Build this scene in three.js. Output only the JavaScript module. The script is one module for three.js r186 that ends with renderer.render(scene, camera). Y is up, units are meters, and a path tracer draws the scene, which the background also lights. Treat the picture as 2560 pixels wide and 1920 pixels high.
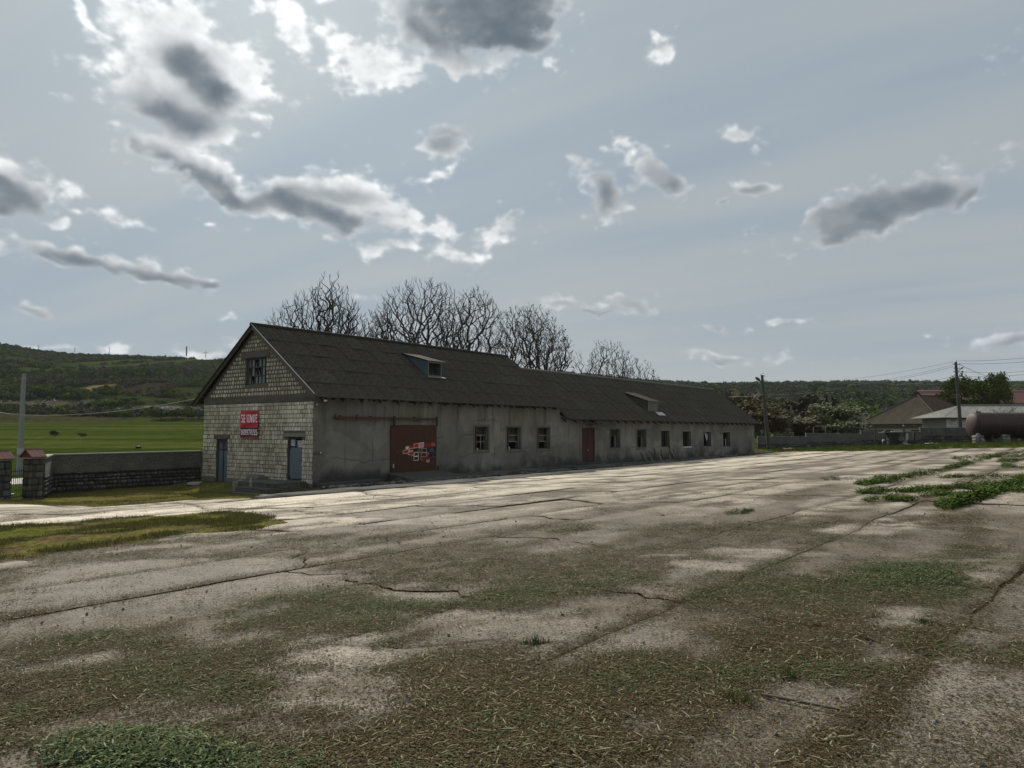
import * as THREE from 'three';
import { mergeGeometries } from 'three/addons/utils/BufferGeometryUtils.js';

// ------------------------------------------------------------------ camera, sky, sun, exposure
const EYE = 2.54, FOC = 1900, PITCH = Math.atan2(117, FOC);
const scene = new THREE.Scene();
const camera = new THREE.PerspectiveCamera(2 * Math.atan(960 / FOC) * 180 / Math.PI, 4 / 3, 0.1, 6000);
camera.position.set(0, EYE, 0); camera.rotation.x = PITCH;
const renderer = new THREE.WebGLRenderer({ antialias: true });
renderer.toneMapping = THREE.LinearToneMapping; renderer.toneMappingExposure = 1.0;
renderer.shadowMap.enabled = true;
const SUN_AZ = -20 * Math.PI / 180, SUN_EL = 34 * Math.PI / 180;
const sunDir = new THREE.Vector3(Math.sin(SUN_AZ) * Math.cos(SUN_EL), Math.sin(SUN_EL), -Math.cos(SUN_AZ) * Math.cos(SUN_EL));
const sun = new THREE.DirectionalLight(new THREE.Color(1.0, 0.91, 0.77), 4.2);
sun.position.copy(sunDir).multiplyScalar(150); sun.castShadow = true; sun.shadow.radius = 1.5;
Object.assign(sun.shadow.camera, { left: -120, right: 120, top: 120, bottom: -120, near: 1, far: 400 });
scene.add(sun, sun.target);

// ------------------------------------------------------------------ random numbers, noise
function rng(seed) { let s = seed >>> 0; return () => { s = (s + 0x6D2B79F5) >>> 0; let t = s; t = Math.imul(t ^ (t >>> 15), t | 1); t ^= t + Math.imul(t ^ (t >>> 7), t | 61); return ((t ^ (t >>> 14)) >>> 0) / 4294967296; }; }
const PERM = new Float32Array(65536); { const r = rng(99); for (let i = 0; i < 65536; i++) PERM[i] = r(); }
const h2 = (x, y) => PERM[((x * 73 + y * 1861 + ((x * y) & 15) * 977) & 65535)];
function vn(x, y) { const xi = Math.floor(x), yi = Math.floor(y), fx = x - xi, fy = y - yi, u = fx * fx * (3 - 2 * fx), v = fy * fy * (3 - 2 * fy);
  const a = h2(xi, yi), b = h2(xi + 1, yi), c = h2(xi, yi + 1), d = h2(xi + 1, yi + 1); return a + (b - a) * u + (c - a) * v + (a - b - c + d) * u * v; }
function fbm(x, y, o = 4) { let s = 0, a = 0.5, n = 0; for (let i = 0; i < o; i++) { s += a * vn(x, y); n += a; a *= 0.5; const t = x * 1.62 - y * 1.18 + 17.3; y = x * 1.18 + y * 1.62 + 9.1; x = t; } return s / n; }
function vnw(x, y, w) { const xi = Math.floor(x), yi = Math.floor(y), fx = x - xi, fy = y - yi, u = fx * fx * (3 - 2 * fx), v = fy * fy * (3 - 2 * fy), m = k => ((k % w) + w) % w;
  const a = h2(m(xi), m(yi)), b = h2(m(xi + 1), m(yi)), c = h2(m(xi), m(yi + 1)), d = h2(m(xi + 1), m(yi + 1)); return a + (b - a) * u + (c - a) * v + (a - b - c + d) * u * v; }
const clamp = (x, a = 0, b = 1) => Math.min(b, Math.max(a, x)), lerp = (a, b, t) => a + (b - a) * t;
const sstep = (a, b, x) => { const t = clamp((x - a) / (b - a)); return t * t * (3 - 2 * t); };
const R0 = rng(7), rr = (a, b, r = R0) => a + (b - a) * r();
const mix3 = (a, b, t) => [lerp(a[0], b[0], t), lerp(a[1], b[1], t), lerp(a[2], b[2], t)];

// ------------------------------------------------------------------ sky: air, high veil, scattered cumulus (all by direction)
function makeSky() {
  const W = 4096, Hh = 2048, data = new Float32Array(W * Hh * 4), DEG = 180 / Math.PI;
  const sp = Math.sin(PITCH), cp = Math.cos(PITCH);
  const toAE = (x, y) => { const X = x - 1280, Y = -(y - 960), u = Y * cp + FOC * sp, f = FOC * cp - Y * sp; return [Math.atan2(X, f) * DEG, Math.atan2(u, Math.hypot(X, f)) * DEG]; };
  const blobs = [];
  const put = (x, y, rx, ry, rot, c, d) => { const [az, el] = toAE(x, y), k = Math.cos(az / DEG) * Math.cos(el / DEG), s = DEG / FOC * k; blobs.push({ az, el, rx: rx * s / Math.cos(el / DEG) * 1.0, ry: ry * s, c: Math.cos(rot / DEG), s: Math.sin(rot / DEG), cov: c, dk: d }); };
  const K = 0.5787, L = (x, y, rx, ry, rot = 0, c = 1, d = 0) => put(x * K, y * K, rx * K, ry * K, -rot, c, d), Q = (x, y, rx, ry, rot = 0, c = 1, d = 0) => put(1280 + x * K, y * K, rx * K, ry * K, -rot, c, d);
  // tall cloud upper left
  L(790, 60, 130, 70); L(650, 150, 150, 70, 20, .9); L(850, 190, 230, 90, 20); L(660, 270, 190, 100); L(900, 320, 230, 110, 20); L(1080, 290, 110, 80, 30, .9); L(1150, 390, 60, 40, 40, .7);
  L(700, 400, 210, 90); L(800, 510, 210, 90); L(900, 590, 150, 65); L(720, 650, 140, 50, 15); L(860, 730, 140, 50, 25); L(920, 810, 140, 45, 25); L(1010, 860, 80, 35, 30);
  L(730, 265, 75, 60, 20, 0, .9); L(880, 330, 120, 70, 35, 0, 1.1); L(980, 385, 90, 45, 10, 0, .8); L(750, 510, 160, 70, 0, 0, 1.1); L(690, 685, 110, 28, 20, 0, .9); L(900, 815, 150, 42, 25, 0, 1.0); L(1010, 862, 60, 26, 30, 0, .8);
  L(1180, 860, 130, 50, -25); L(1300, 820, 190, 60, -5); L(1470, 830, 220, 65, 5); L(1610, 860, 130, 75, 30); L(1350, 910, 180, 60); L(1500, 960, 170, 60); L(1760, 950, 140, 50, 10, .75); L(1910, 960, 110, 40, 10, .7); L(1700, 1080, 130, 32, 0, .75); L(1980, 1095, 120, 40, 10, .7); L(2150, 1000, 70, 60, 0, .7);
  L(1190, 855, 110, 32, -20, 0, .7); L(1290, 900, 140, 38, 5, 0, 1.0); L(1510, 975, 140, 48, 10, 0, 1.2); L(1480, 850, 160, 25, 5, 0, .5);
  L(370, 50, 140, 32, 40, .8); L(590, 45, 110, 26, 35, .75); L(1180, 50, 70, 35, 0, .65); L(1290, 130, 100, 90, 20, .9); L(1500, 190, 100, 45, 10, .65); L(1640, 280, 190, 85, 0, .9); L(1800, 330, 90, 40, 0, .75); L(1440, 25, 50, 30, 0, .6);
  L(2060, 50, 260, 150, 10, 1.1, 1.5); L(2150, 170, 110, 60, 0, 1, 1.2); L(1780, 90, 120, 70, 40, .9); L(1900, 180, 120, 60, 40, .9); L(2010, 270, 140, 50, 15, .9); L(1840, 140, 60, 30, 30, 0, .5);
  Q(60, 40, 120, 60, 10, 1, .9); Q(40, 190, 100, 60, 10, 1, .35); Q(150, 60, 60, 40, 0, .9); Q(130, 200, 50, 25, 0, .6);
  L(1960, 575, 75, 34, 5, .9, .4); L(1920, 640, 105, 44, 5, .9, .55); L(1880, 750, 85, 20, -5, .7); 
  L(20, 790, 120, 80, 30, 1); L(50, 865, 100, 45, 15, .9, .9); L(0, 840, 70, 40, 0, .8, .5); L(260, 830, 50, 38, 20, .75); L(480, 950, 160, 34, 12, .75); L(200, 945, 50, 22, 0, .7); L(915, 975, 48, 20, 0, .65); L(1465, 740, 30, 10, 0, .5);
  L(300, 1100, 150, 48, 10, 1); L(330, 1115, 150, 34, 8, .5, .8); L(210, 1135, 80, 24, 10, .6, .7); L(640, 1165, 240, 34, 8, .9); L(650, 1192, 240, 26, 8, .6, .9); L(850, 1205, 130, 26, 10, .8, .6); L(50, 1075, 55, 30, 20, .7); L(170, 1325, 60, 22, 20, .7, .4); L(110, 1320, 70, 12, 0, .5, .4); L(1560, 1268, 42, 26, -10, .6, .2); L(1000, 1388, 60, 10, 0, .45);
  Q(640, 185, 75, 40, -15, .85); Q(610, 145, 24, 24, 0, .7); Q(165, 300, 38, 34, 40, .6); Q(420, 840, 115, 72, 25, 1, .95); Q(600, 700, 70, 60, 30, .85, .3); Q(660, 790, 95, 48, 20, .9, .7); Q(330, 700, 95, 26, 5, .6, .1); Q(470, 660, 60, 42, 40, .55);
  Q(990, 580, 66, 20, 0, .65, .25); Q(1030, 825, 70, 30, 5, .8, .7); Q(925, 885, 28, 24, 0, .6, .6); Q(1085, 685, 34, 14, 0, .5, .2); Q(1020, 640, 24, 16, 0, .5, .2);
  Q(1640, 880, 340, 85, -14, 1, .62); Q(1400, 930, 190, 50, -14, .9, .35); Q(1600, 940, 250, 50, -14, .3, .45); Q(1380, 1020, 90, 26, -10, .6, .3); Q(1960, 850, 75, 24, -25, .8, .6); Q(1750, 830, 150, 50, 8, .8, .3);
  Q(220, 1318, 140, 30, 8, .85, .45); Q(510, 1318, 95, 40, 15, .85, .55); Q(380, 1362, 70, 12, 0, .6, .7); Q(1150, 1390, 85, 20, 0, .75, .25); Q(880, 1433, 48, 17, 0, .7, .6); Q(940, 1548, 160, 18, 0, .8, .1); Q(940, 1568, 150, 16, 0, .5, .6); Q(2120, 1470, 130, 26, 0, .85, .3); Q(2120, 1494, 120, 14, 0, .5, .6); Q(1785, 1430, 30, 12, 0, .55); Q(1480, 1560, 34, 9, 0, .5, .4); Q(730, 1425, 50, 10, 0, .4, .4); Q(30, 960, 70, 40, 20, .8, .2); Q(20, 1030, 60, 40, 0, .6);
  put(505, 870, 60, 17, -8, .8, 0); put(270, 868, 70, 9, 0, .7, 0); put(120, 866, 60, 8, 0, .6, 0);
  // the same kind of clouds all round the rest of the sky
  { const r = rng(4242); for (let i = 0; i < 150; i++) { const az = rr(-180, 180, r), el = 3 + 70 * Math.pow(r(), 1.6); if (Math.abs(az) < 42 && el < 34) continue; const k = lerp(.7, 2.2, el / 70), d = r() < .6 ? rr(.3, 1, r) : 0;
    for (let j = 0; j < 5; j++) { const A = az + rr(-5, 5, r) * k, B = el + rr(-1.2, 1.2, r) * k, rx = rr(1.5, 4.5, r) * k, ry = rr(.5, 1.4, r) * k, rot = rr(-.3, .3, r); blobs.push({ az: A, el: Math.max(2, B), rx: rx / Math.max(.35, Math.cos(B / DEG)), ry, c: Math.cos(rot), s: Math.sin(rot), cov: rr(.6, 1, r), dk: 0 }); blobs.push({ az: A, el: Math.max(2, B - .3 * k), rx: rx * .7, ry: ry * .7, c: 1, s: 0, cov: 0, dk: d * rr(.3, 1, r) }); } } }
  const NB = 120, bins = Array.from({ length: NB }, () => []);
  for (const b of blobs) { const reach = 2.2 * Math.max(b.rx, b.ry) + 2.5; for (let k = 0; k < NB; k++) { const a0 = -180 + k * 3 + 1.5; let da = Math.abs(a0 - b.az); da = Math.min(da, 360 - da); if (da < reach + 1.5) bins[k].push(b); } }
  const sunA = SUN_AZ * DEG;
  for (let j = 0; j < Hh; j++) {
    const el = ((j + .5) / Hh - .5) * 180, se = Math.sin(el / DEG), ce = Math.cos(el / DEG);
    for (let i = 0; i < W; i++) {
      const o = (j * W + i) * 4; data[o + 3] = 1;
      if (el < -1) { data[o] = .13; data[o + 1] = .125; data[o + 2] = .10; continue; }
      const th = ((i + .5) / W - .5) * 2 * Math.PI, dx = Math.cos(th) * ce, dz = Math.sin(th) * ce;
      let az = Math.atan2(dx, -dz) * DEG;
      const cs = dx * sunDir.x + se * sunDir.y + dz * sunDir.z, ang = Math.acos(clamp(cs, -1, 1)) * DEG;
      // veil streaks on a plane overhead
      const q = 1 / (se + .10), px = dx * q, pz = dz * q, s1 = fbm((px * .83 + pz * .55) * .55 + 3, (-px * .55 + pz * .83) * 2.6 + 11, 4), s2 = fbm(px * .5 + 31, pz * .7 + 5, 3);
      const veil = clamp(sstep(.30, .70, s1 * .62 + s2 * .38));
      const low = Math.exp(-Math.max(el, 0) / 9);
      let r = lerp(.260, .360, veil), g = lerp(.338, .408, veil), b = lerp(.425, .444, veil);
      r = lerp(r, .455, low * .8); g = lerp(g, .49, low * .8); b = lerp(b, .495, low * .8);
      const left = sstep(-22, -34, az) * (az > -75 ? 1 : sstep(-105, -75, az)) * Math.exp(-Math.max(el, 0) / 4); r = lerp(r, .27, left * .8); g = lerp(g, .40, left * .8); b = lerp(b, .54, left * .8);
      const halo = .24 * Math.exp(-ang / 9) + .15 * Math.exp(-ang / 24); r += halo; g += halo * 1.02; b += halo * .93;
      // cumulus
      let k = Math.floor((az + 180) / 3); k = clamp(k, 0, NB - 1);
      if (bins[k].length) {
        const n1 = fbm(az * .35 + 50, el * .45, 4) - .5, n2 = fbm(az * .35 - 20, el * .45 + 77, 4) - .5, n3 = fbm(az * 1.1 + 7, el * 1.7 + 3, 6) - .5, n4 = fbm(az * .55 + 90 + n1 * 2, el * .9 + 13, 4) - .5;
        const wa = az + n1 * 3.4, we = el + n2 * 2.2; let d = 0, dk = 0;
        for (const bl of bins[k]) { let A = wa - bl.az; if (A > 180) A -= 360; if (A < -180) A += 360; const B = we - bl.el; if (Math.abs(B) > 2.2 * Math.max(bl.rx, bl.ry)) continue;
          const u = (A * bl.c + B * bl.s) / bl.rx, v = (-A * bl.s + B * bl.c) / bl.ry, qq = u * u + v * v; if (qq > 5) continue; const e = Math.exp(-qq * .9); if (bl.cov) d = Math.max(d, bl.cov * e) + Math.min(d, bl.cov * e) * .25; dk += bl.dk * Math.exp(-qq * .75); }
        if (d > .02) {
          const cov = sstep(.15, .64, d + n3 * .95), thick = (1 - Math.exp(-1.75 * Math.max(0, (dk + .10 * sstep(.5, 1.1, d)) * (1 + 1.3 * n4 + .7 * n3)))) * sstep(.08, .6, d + n3 * .4), shine = .74 + .42 * Math.exp(-ang / 18) + n3 * .5 + n4 * .4;
          const far = Math.exp(-Math.max(el, 0) / 5) * .5;
          let cr = shine, cg = shine * 1.02, cb = shine * 1.03; const t = clamp(thick);
          cr = lerp(cr, .130, t); cg = lerp(cg, .167, t); cb = lerp(cb, .200, t);
          const a = cov * (.45 + .55 * sstep(.2, .8, d + n3)) * lerp(1, .93, far); cr = lerp(cr, r, far); cg = lerp(cg, g, far); cb = lerp(cb, b, far);
          r = lerp(r, cr, a); g = lerp(g, cg, a); b = lerp(b, cb, a);
        }
      }
      const gr = 1; data[o] = r * gr; data[o + 1] = g * gr; data[o + 2] = b * gr;
    }
  }
  const t = new THREE.DataTexture(data, W, Hh, THREE.RGBAFormat, THREE.FloatType); t.mapping = THREE.EquirectangularReflectionMapping; t.magFilter = THREE.LinearFilter; t.needsUpdate = true;
  scene.background = t; scene.environment = t;
}
makeSky();

scene.fog = new THREE.FogExp2(new THREE.Color(.80, .86, .92), .00009);
// ------------------------------------------------------------------ helpers
const used = {};
const numbered = n => { if (!(n in used)) { used[n] = 0; return n; } used[n]++; return n + '_' + String(used[n]).padStart(3, '0'); };
const V = (x, y, z) => new THREE.Vector3(x, y, z);
function shadows(o) { o.castShadow = true; o.receiveShadow = true; return o; }
function tag(o, label, category, group, kind) { o.userData.label = label; o.userData.category = category; if (group) o.userData.group = group; if (kind) o.userData.kind = kind; return o; }
function thing(name, label, category, group, pos = [0, 0, 0], turn = 0) { const g = new THREE.Group(); g.name = numbered(name); g.position.set(...pos); g.rotation.y = turn; tag(g, label, category, group); scene.add(g); return g; }
function part(name, geo, mat, parent, pos, rot) { const m = shadows(new THREE.Mesh(geo, mat)); m.name = name; if (pos) m.position.set(...pos); if (rot) m.rotation.set(...rot); parent.add(m); return m; }
function solo(name, geo, mat, label, category, group, kind) { const m = shadows(new THREE.Mesh(geo, mat)); m.name = numbered(name); tag(m, label, category, group, kind); scene.add(m); return m; }
function struct(name, geo, mat, label) { const m = shadows(new THREE.Mesh(geo, mat)); m.name = numbered(name); m.userData.kind = 'structure'; if (label) { m.userData.label = label; } scene.add(m); return m; }
const lin = (r, g, b) => new THREE.Color().setRGB(r, g, b);
const std = (c, rough = .9, extra = {}) => new THREE.MeshStandardMaterial({ color: Array.isArray(c) ? lin(...c) : c, roughness: rough, metalness: 0, ...extra });
const box = (w, h, d, x = 0, y = 0, z = 0) => new THREE.BoxGeometry(w, h, d).translate(x, y, z);
function bevelBox(w, h, d, b = .02, seed = 1, jit = .1) { // chamfered, slightly irregular block centred on the origin
  const r = rng(seed), pos = [], idx = []; const g = new THREE.BoxGeometry(1, 1, 1, 3, 3, 3), p = g.attributes.position;
  for (let i = 0; i < p.count; i++) { const c = [p.getX(i), p.getY(i), p.getZ(i)], s = [w, h, d]; const k = c.map((v, n) => { const a = Math.abs(v) * 2; return Math.sign(v) * (a > .9 ? s[n] / 2 : s[n] / 2 - b * 1.6); });
    const ends = c.filter(v => Math.abs(v) > .49).length; if (ends >= 2) for (let n = 0; n < 3; n++) if (Math.abs(c[n]) > .49) k[n] -= Math.sign(c[n]) * b * (ends === 3 ? .75 : .6);
    p.setXYZ(i, ...k); }
  if (jit) { const hsh = (x, y, z, n) => { const q = Math.sin(Math.round(x * 500) * 12.9 + Math.round(y * 500) * 78.2 + Math.round(z * 500) * 37.7 + n * 9.1 + seed * 3.3) * 43758.5; return q - Math.floor(q) - .5; };
    for (let i = 0; i < p.count; i++) { const x = p.getX(i), y = p.getY(i), z = p.getZ(i); p.setXYZ(i, x + hsh(x, y, z, 1) * jit * w, y + hsh(x, y, z, 2) * jit * h, z + hsh(x, y, z, 3) * jit * d); } }
  g.computeVertexNormals(); return g;
}
function tubeGeo(pts, radii, sides = 5, out) { // tapered tube, appended to out = {p,i}
  const o = out || { p: [], i: [] }; let base = o.p.length / 3; const t = V(0, 0, 0), u = V(0, 0, 0), w = V(0, 0, 0), ref = V(.31, .17, .93);
  for (let k = 0; k < pts.length; k++) { t.copy(pts[Math.min(k + 1, pts.length - 1)]).sub(pts[Math.max(k - 1, 0)]).normalize(); u.crossVectors(t, Math.abs(t.dot(ref)) > .95 ? V(1, 0, 0) : ref).normalize(); w.crossVectors(t, u);
    for (let s = 0; s < sides; s++) { const a = s / sides * 2 * Math.PI, c = Math.cos(a) * radii[k], d = Math.sin(a) * radii[k]; o.p.push(pts[k].x + u.x * c + w.x * d, pts[k].y + u.y * c + w.y * d, pts[k].z + u.z * c + w.z * d); } 
    if (k) for (let s = 0; s < sides; s++) { const a = base + (k - 1) * sides + s, b = base + (k - 1) * sides + (s + 1) % sides; o.i.push(a, b, a + sides, b, b + sides, a + sides); } }
  if (!out) return fromPI(o); return o;
}
function fromPI(o) { const g = new THREE.BufferGeometry(); g.setAttribute('position', new THREE.Float32BufferAttribute(o.p, 3)); if (o.c) g.setAttribute('color', new THREE.Float32BufferAttribute(o.c, 3)); if (o.uv) g.setAttribute('uv', new THREE.Float32BufferAttribute(o.uv, 2)); g.setIndex(o.i); g.computeVertexNormals(); return g; }
const rod = (a, b, r, sides = 6, r2) => tubeGeo([a, b], [r, r2 ?? r], sides);
function closedRod(a, b, r, sides = 8, r2 = r) { const d = b.clone().sub(a), g = new THREE.CylinderGeometry(r2, r, d.length(), sides); g.applyQuaternion(new THREE.Quaternion().setFromUnitVectors(V(0, 1, 0), d.clone().normalize())); const m = a.clone().add(b).multiplyScalar(.5); g.translate(m.x, m.y, m.z); return g; }
const merge = l => mergeGeometries(l.map(g => { const n = g.index ? g.toNonIndexed() : g; for (const k of Object.keys(n.attributes)) if (!['position', 'normal', 'uv'].includes(k)) n.deleteAttribute(k); if (!n.attributes.uv) n.setAttribute('uv', new THREE.Float32BufferAttribute(new Float32Array(n.attributes.position.count * 2), 2)); return n; }));
function tileTex(n, fn, srgb) { const d = new Uint8Array(n * n * 4); for (let y = 0; y < n; y++) for (let x = 0; x < n; x++) { const v = fn(x / n, y / n); const k = (y * n + x) * 4; for (let c = 0; c < 3; c++) d[k + c] = clamp(Array.isArray(v) ? v[c] : v) * 255; d[k + 3] = 255; }
  const t = new THREE.DataTexture(d, n, n, THREE.RGBAFormat); t.wrapS = t.wrapT = THREE.RepeatWrapping; t.magFilter = THREE.LinearFilter; t.minFilter = THREE.LinearMipmapLinearFilter; t.generateMipmaps = true; if (srgb) t.colorSpace = THREE.SRGBColorSpace; t.needsUpdate = true; return t; }
const tn = (u, v, f, s = 0) => vnw(u * f + s * 64, v * f + s * 64, f);
const tf = (u, v, f, o) => { let s = 0, a = .5, n = 0; for (let i = 0; i < o; i++) { s += a * tn(u, v, f); n += a; a *= .6; f *= 2; } return s / n; };

// ------------------------------------------------------------------ ground shape
const A = { x: .605153, f: .796109 }, N = { x: .796109, f: -.605153 }, C0 = { x: -9.1343, f: 35 };
const toLoc = (X, F) => [(X - C0.x) * A.x + (F - C0.f) * A.f, (X - C0.x) * N.x + (F - C0.f) * N.f];
const fromLoc = (s, p) => [C0.x + A.x * s + N.x * p, C0.f + A.f * s + N.f * p];
const CREST = [[-1.2, .116], [-.68, .119], [-.63, .110], [-.58, .1045], [-.5, .102], [-.4, .0985], [-.2, .094], [0, .083], [.12, .073], [.19, .066], [.28, .0635], [.36, .0645], [.45, .066], [.52, .0655], [.7, .0645], [1.3, .06]];
function crest(t) { if (t <= CREST[0][0]) return CREST[0][1]; for (let i = 1; i < CREST.length; i++) if (t < CREST[i][0]) return lerp(CREST[i - 1][1], CREST[i][1], (t - CREST[i - 1][0]) / (CREST[i][0] - CREST[i - 1][0])); return .06; }
function T(X, F) {
  const [s, p] = toLoc(X, F), pc = Math.min(p, 34);
  let y = p > 0 ? .0312 * pc : .012 * Math.max(p, -10) + .03 * clamp(p + 10, -8, 0);
  y += .012 * clamp(X - 22, 0, 42);
  if (s < 0 && s > -14) y -= .30 * sstep(-.2, -2.2, s) * sstep(-13, -7, s) * sstep(3.2, .4, p) * sstep(-11, -7.5, p);
  if (F > 55) { const t = X / F, wl = lerp(1, .25, sstep(.05, .22, t)); const rise = y * lerp(1, .3, sstep(60, 200, F)) + .033 * (Math.min(F, 220) - 55) * wl; y = rise;
    if (F > 150) { const F0 = lerp(215, 170, sstep(0, .2, t)), F1 = 640, v = clamp((F - F0) / (F1 - F0)); if (v > 0) { const S = v + .018 * Math.sin(v * 34 + fbm(X * .01, F * .01, 2) * 6) * (1 - v); y = lerp(rise, EYE + crest(t) * F1 - 3, clamp(S)) + (fbm(X * .012 + 5, F * .012, 3) - .5) * 9 * v * (1 - v) * 2; } if (F > F1) y -= (F - F1) * .01; } }
  return y;
}
const sP = Math.sin(PITCH), cP = Math.cos(PITCH);
function ray(x, y) { const X = x - 1280, Y = 960 - y, u = Y * cP + FOC * sP, f = FOC * cP - Y * sP; return [X / f, u / f]; } // per metre forward: right, up
function hit(x, y, far = 900) { const [dx, dy] = ray(x, y); let F = 1.5, st; while (F < far) { st = F * .004; if (EYE + dy * F < T(dx * F, F)) break; F += st; } return [dx * F, F]; }
const at = (x, y, F) => { const [dx, dy] = ray(x, y); return V(dx * F, EYE + dy * F, -F); };
const gnd = (X, F, up = 0) => V(X, T(X, F) + up, -F);

// ------------------------------------------------------------------ where cut grass, dirt and weeds lie on the yard
const patches = [ // place in the yard (found by sight line), reach, amount, greenness
  [350, 1895, 300, 70, .9, .7], [560, 1668, 330, 70, 1.0, .25], [150, 1760, 260, 50, .6, .1], [820, 1575, 250, 62, 1.0, .6], [350, 1815, 330, 28, .7, .45], [620, 1770, 260, 30, .7, .3], [200, 1582, 130, 16, .7, .5],
  [1180, 1400, 360, 40, .9, .35], [1430, 1430, 330, 44, .95, .5], [1560, 1325, 260, 20, .85, .2], [1050, 1500, 220, 40, .8, .45], [1000, 1355, 160, 18, .6, .2], [1690, 1400, 180, 40, .8, .5],
  [1380, 1760, 330, 110, .85, .12], [1150, 1690, 220, 60, .75, .12], [1700, 1700, 280, 110, .8, .12], [1500, 1560, 240, 34, .6, .15], [1060, 1840, 200, 70, .7, .1], [1560, 1880, 240, 40, .7, .08],
  [1980, 1480, 300, 60, 1.0, .35], [2300, 1440, 190, 42, 1.2, 1.0], [2080, 1550, 260, 50, .8, .2], [2050, 1320, 220, 34, .9, .25], [1900, 1600, 260, 60, .7, .15], [2260, 1300, 130, 14, .7, .3], [2480, 1330, 160, 14, .7, .5], [2380, 1370, 160, 16, .6, .3],
  [2130, 1690, 200, 40, .8, .15], [2330, 1590, 220, 34, .7, .2], [2500, 1640, 150, 14, .7, .1], [2060, 1860, 110, 50, .8, .1], [1790, 1830, 80, 30, .8, .1], [500, 1420, 400, 28, .5, .15], [200, 1385, 500, 34, 1.2, .08], [620, 1350, 260, 20, 1.0, .05], [900, 1560, 120, 30, .8, .6]
].map(([x, y, rx, ry, d, g]) => { const c = hit(x, y), u0 = hit(x - rx, y), u1 = hit(x + rx, y), v0 = hit(x, y - ry), v1 = hit(x, y + ry), ux = (u1[0] - u0[0]) / 2, uf = (u1[1] - u0[1]) / 2, vx = (v1[0] - v0[0]) / 2, vf = (v1[1] - v0[1]) / 2, det = ux * vf - uf * vx; return { x: (v0[0] + v1[0]) / 2 * .5 + c[0] * .5, f: (v0[1] + v1[1]) / 2 * .5 + c[1] * .5, a: vf / det, b: -vx / det, c: -uf / det, e: ux / det, d, g }; });
const clean = [[2390, 1800, 330, 120, .3], [1500, 1590, 300, 40, .2], [420, 1440, 420, 46, .1], [280, 1500, 330, 26, .1], [880, 1625, 230, 26, .9], [700, 1680, 120, 20, .7], [1790, 1418, 90, 16, .9], [1930, 1385, 130, 12, .9], [2160, 1322, 120, 14, .9], [2250, 1540, 120, 24, .6], [1180, 1540, 200, 18, .6], [1050, 1300, 260, 14, .3], [1640, 1385, 120, 8, .8], [2480, 1460, 90, 30, .5], [150, 1640, 150, 18, .4], [700, 1800, 300, 16, .4], [1050, 1480, 160, 12, .4]].map(([x, y, rx, ry, pale]) => { const c = hit(x, y), u1 = hit(x + rx, y), v0 = hit(x, y - ry), v1 = hit(x, y + ry), ux = u1[0] - c[0], uf = u1[1] - c[1], vx = (v1[0] - v0[0]) / 2, vf = (v1[1] - v0[1]) / 2, det = ux * vf - uf * vx; return { x: c[0], f: c[1], a: vf / det, b: -vx / det, c: -uf / det, e: ux / det, pale }; });
function bare(X, F) { let a = 0, p = 0; const wx = X + (fbm(X * 1.3 + 4, F * 1.3, 3) - .5) * .9, wf = F + (fbm(X * 1.3 + 40, F * 1.3 + 9, 3) - .5) * 1.2; for (const k of clean) { const dx = wx - k.x, df = wf - k.f, u = k.a * dx + k.b * df, v = k.c * dx + k.e * df, q = u * u + v * v; if (q > 2.4) continue; const e = sstep(1.5, .6, q); a = Math.max(a, e); p = Math.max(p, e * k.pale); } return [a, p]; }
function litter(X, F) { // [amount 0..1, greenness]
  const [s, p] = toLoc(X, F), wx = X + (fbm(X * .9 + 4, F * .9, 3) - .5) * 1.1 * Math.min(1, F / 9), wf = F + (fbm(X * .9 + 40, F * .9 + 9, 3) - .5) * 1.6 * Math.min(1, F / 9); let d = 0, g = 0, w = 1e-4;
  for (const k of patches) { const dx = wx - k.x, df = wf - k.f, u = k.a * dx + k.b * df, v = k.c * dx + k.e * df, q = u * u + v * v; if (q > 3) continue; const e = k.d * Math.exp(-q * 1.15); d = Math.max(d, e); g += e * k.g; w += e; }
  const st = fbm(s * .22 + 9, p * 1.6, 4); const n = fbm(s * 1.2 + 1, p * 3.2 + 8, 4);
  const n5 = fbm(s * .22 + 14, p * .8 + 2, 4), near = sstep(15, 19, p);
  let a = sstep(.38, .70, d * .60 + (n - .5) * 1.1 + (st - .5) * .9 + (n5 - .5) * 1.1 + .20 + .16 * near);
  a = Math.max(a, .8 * sstep(.56, .74, st) * sstep(60, 14, F));
  a *= 1 - .9 * bare(X, F)[0];
  return [a, clamp(g / w)];
}
const ROWS = [2.3, 5.0, 7.7, 10.3, 12.9, 15.5, 17.7, 19.5, 23.1, 25.0, 27.3, 30.2, 33.5, 37];
const seamP = (i, s) => { const b = ROWS[i]; return b + (i === 10 ? .13 * (s + 17) : 0) * (s > -30 && s < 4 ? 1 : s >= 4 ? 21 / (s + 17) : 0) * (i === 10 ? .55 : 0) + (fbm(s * .5 + i * 13, i * 7.7, 3) - .5) * .22 + (fbm(s * 3 + i * 13, i * 3.1, 2) - .5) * .07; };
function seamNear(s, p) { let best = 9; for (let i = 0; i < ROWS.length; i++) { const d = Math.abs(p - ROWS[i]); if (d < 1.6) best = Math.min(best, Math.abs(p - seamP(i, s))); } return best; }

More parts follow.
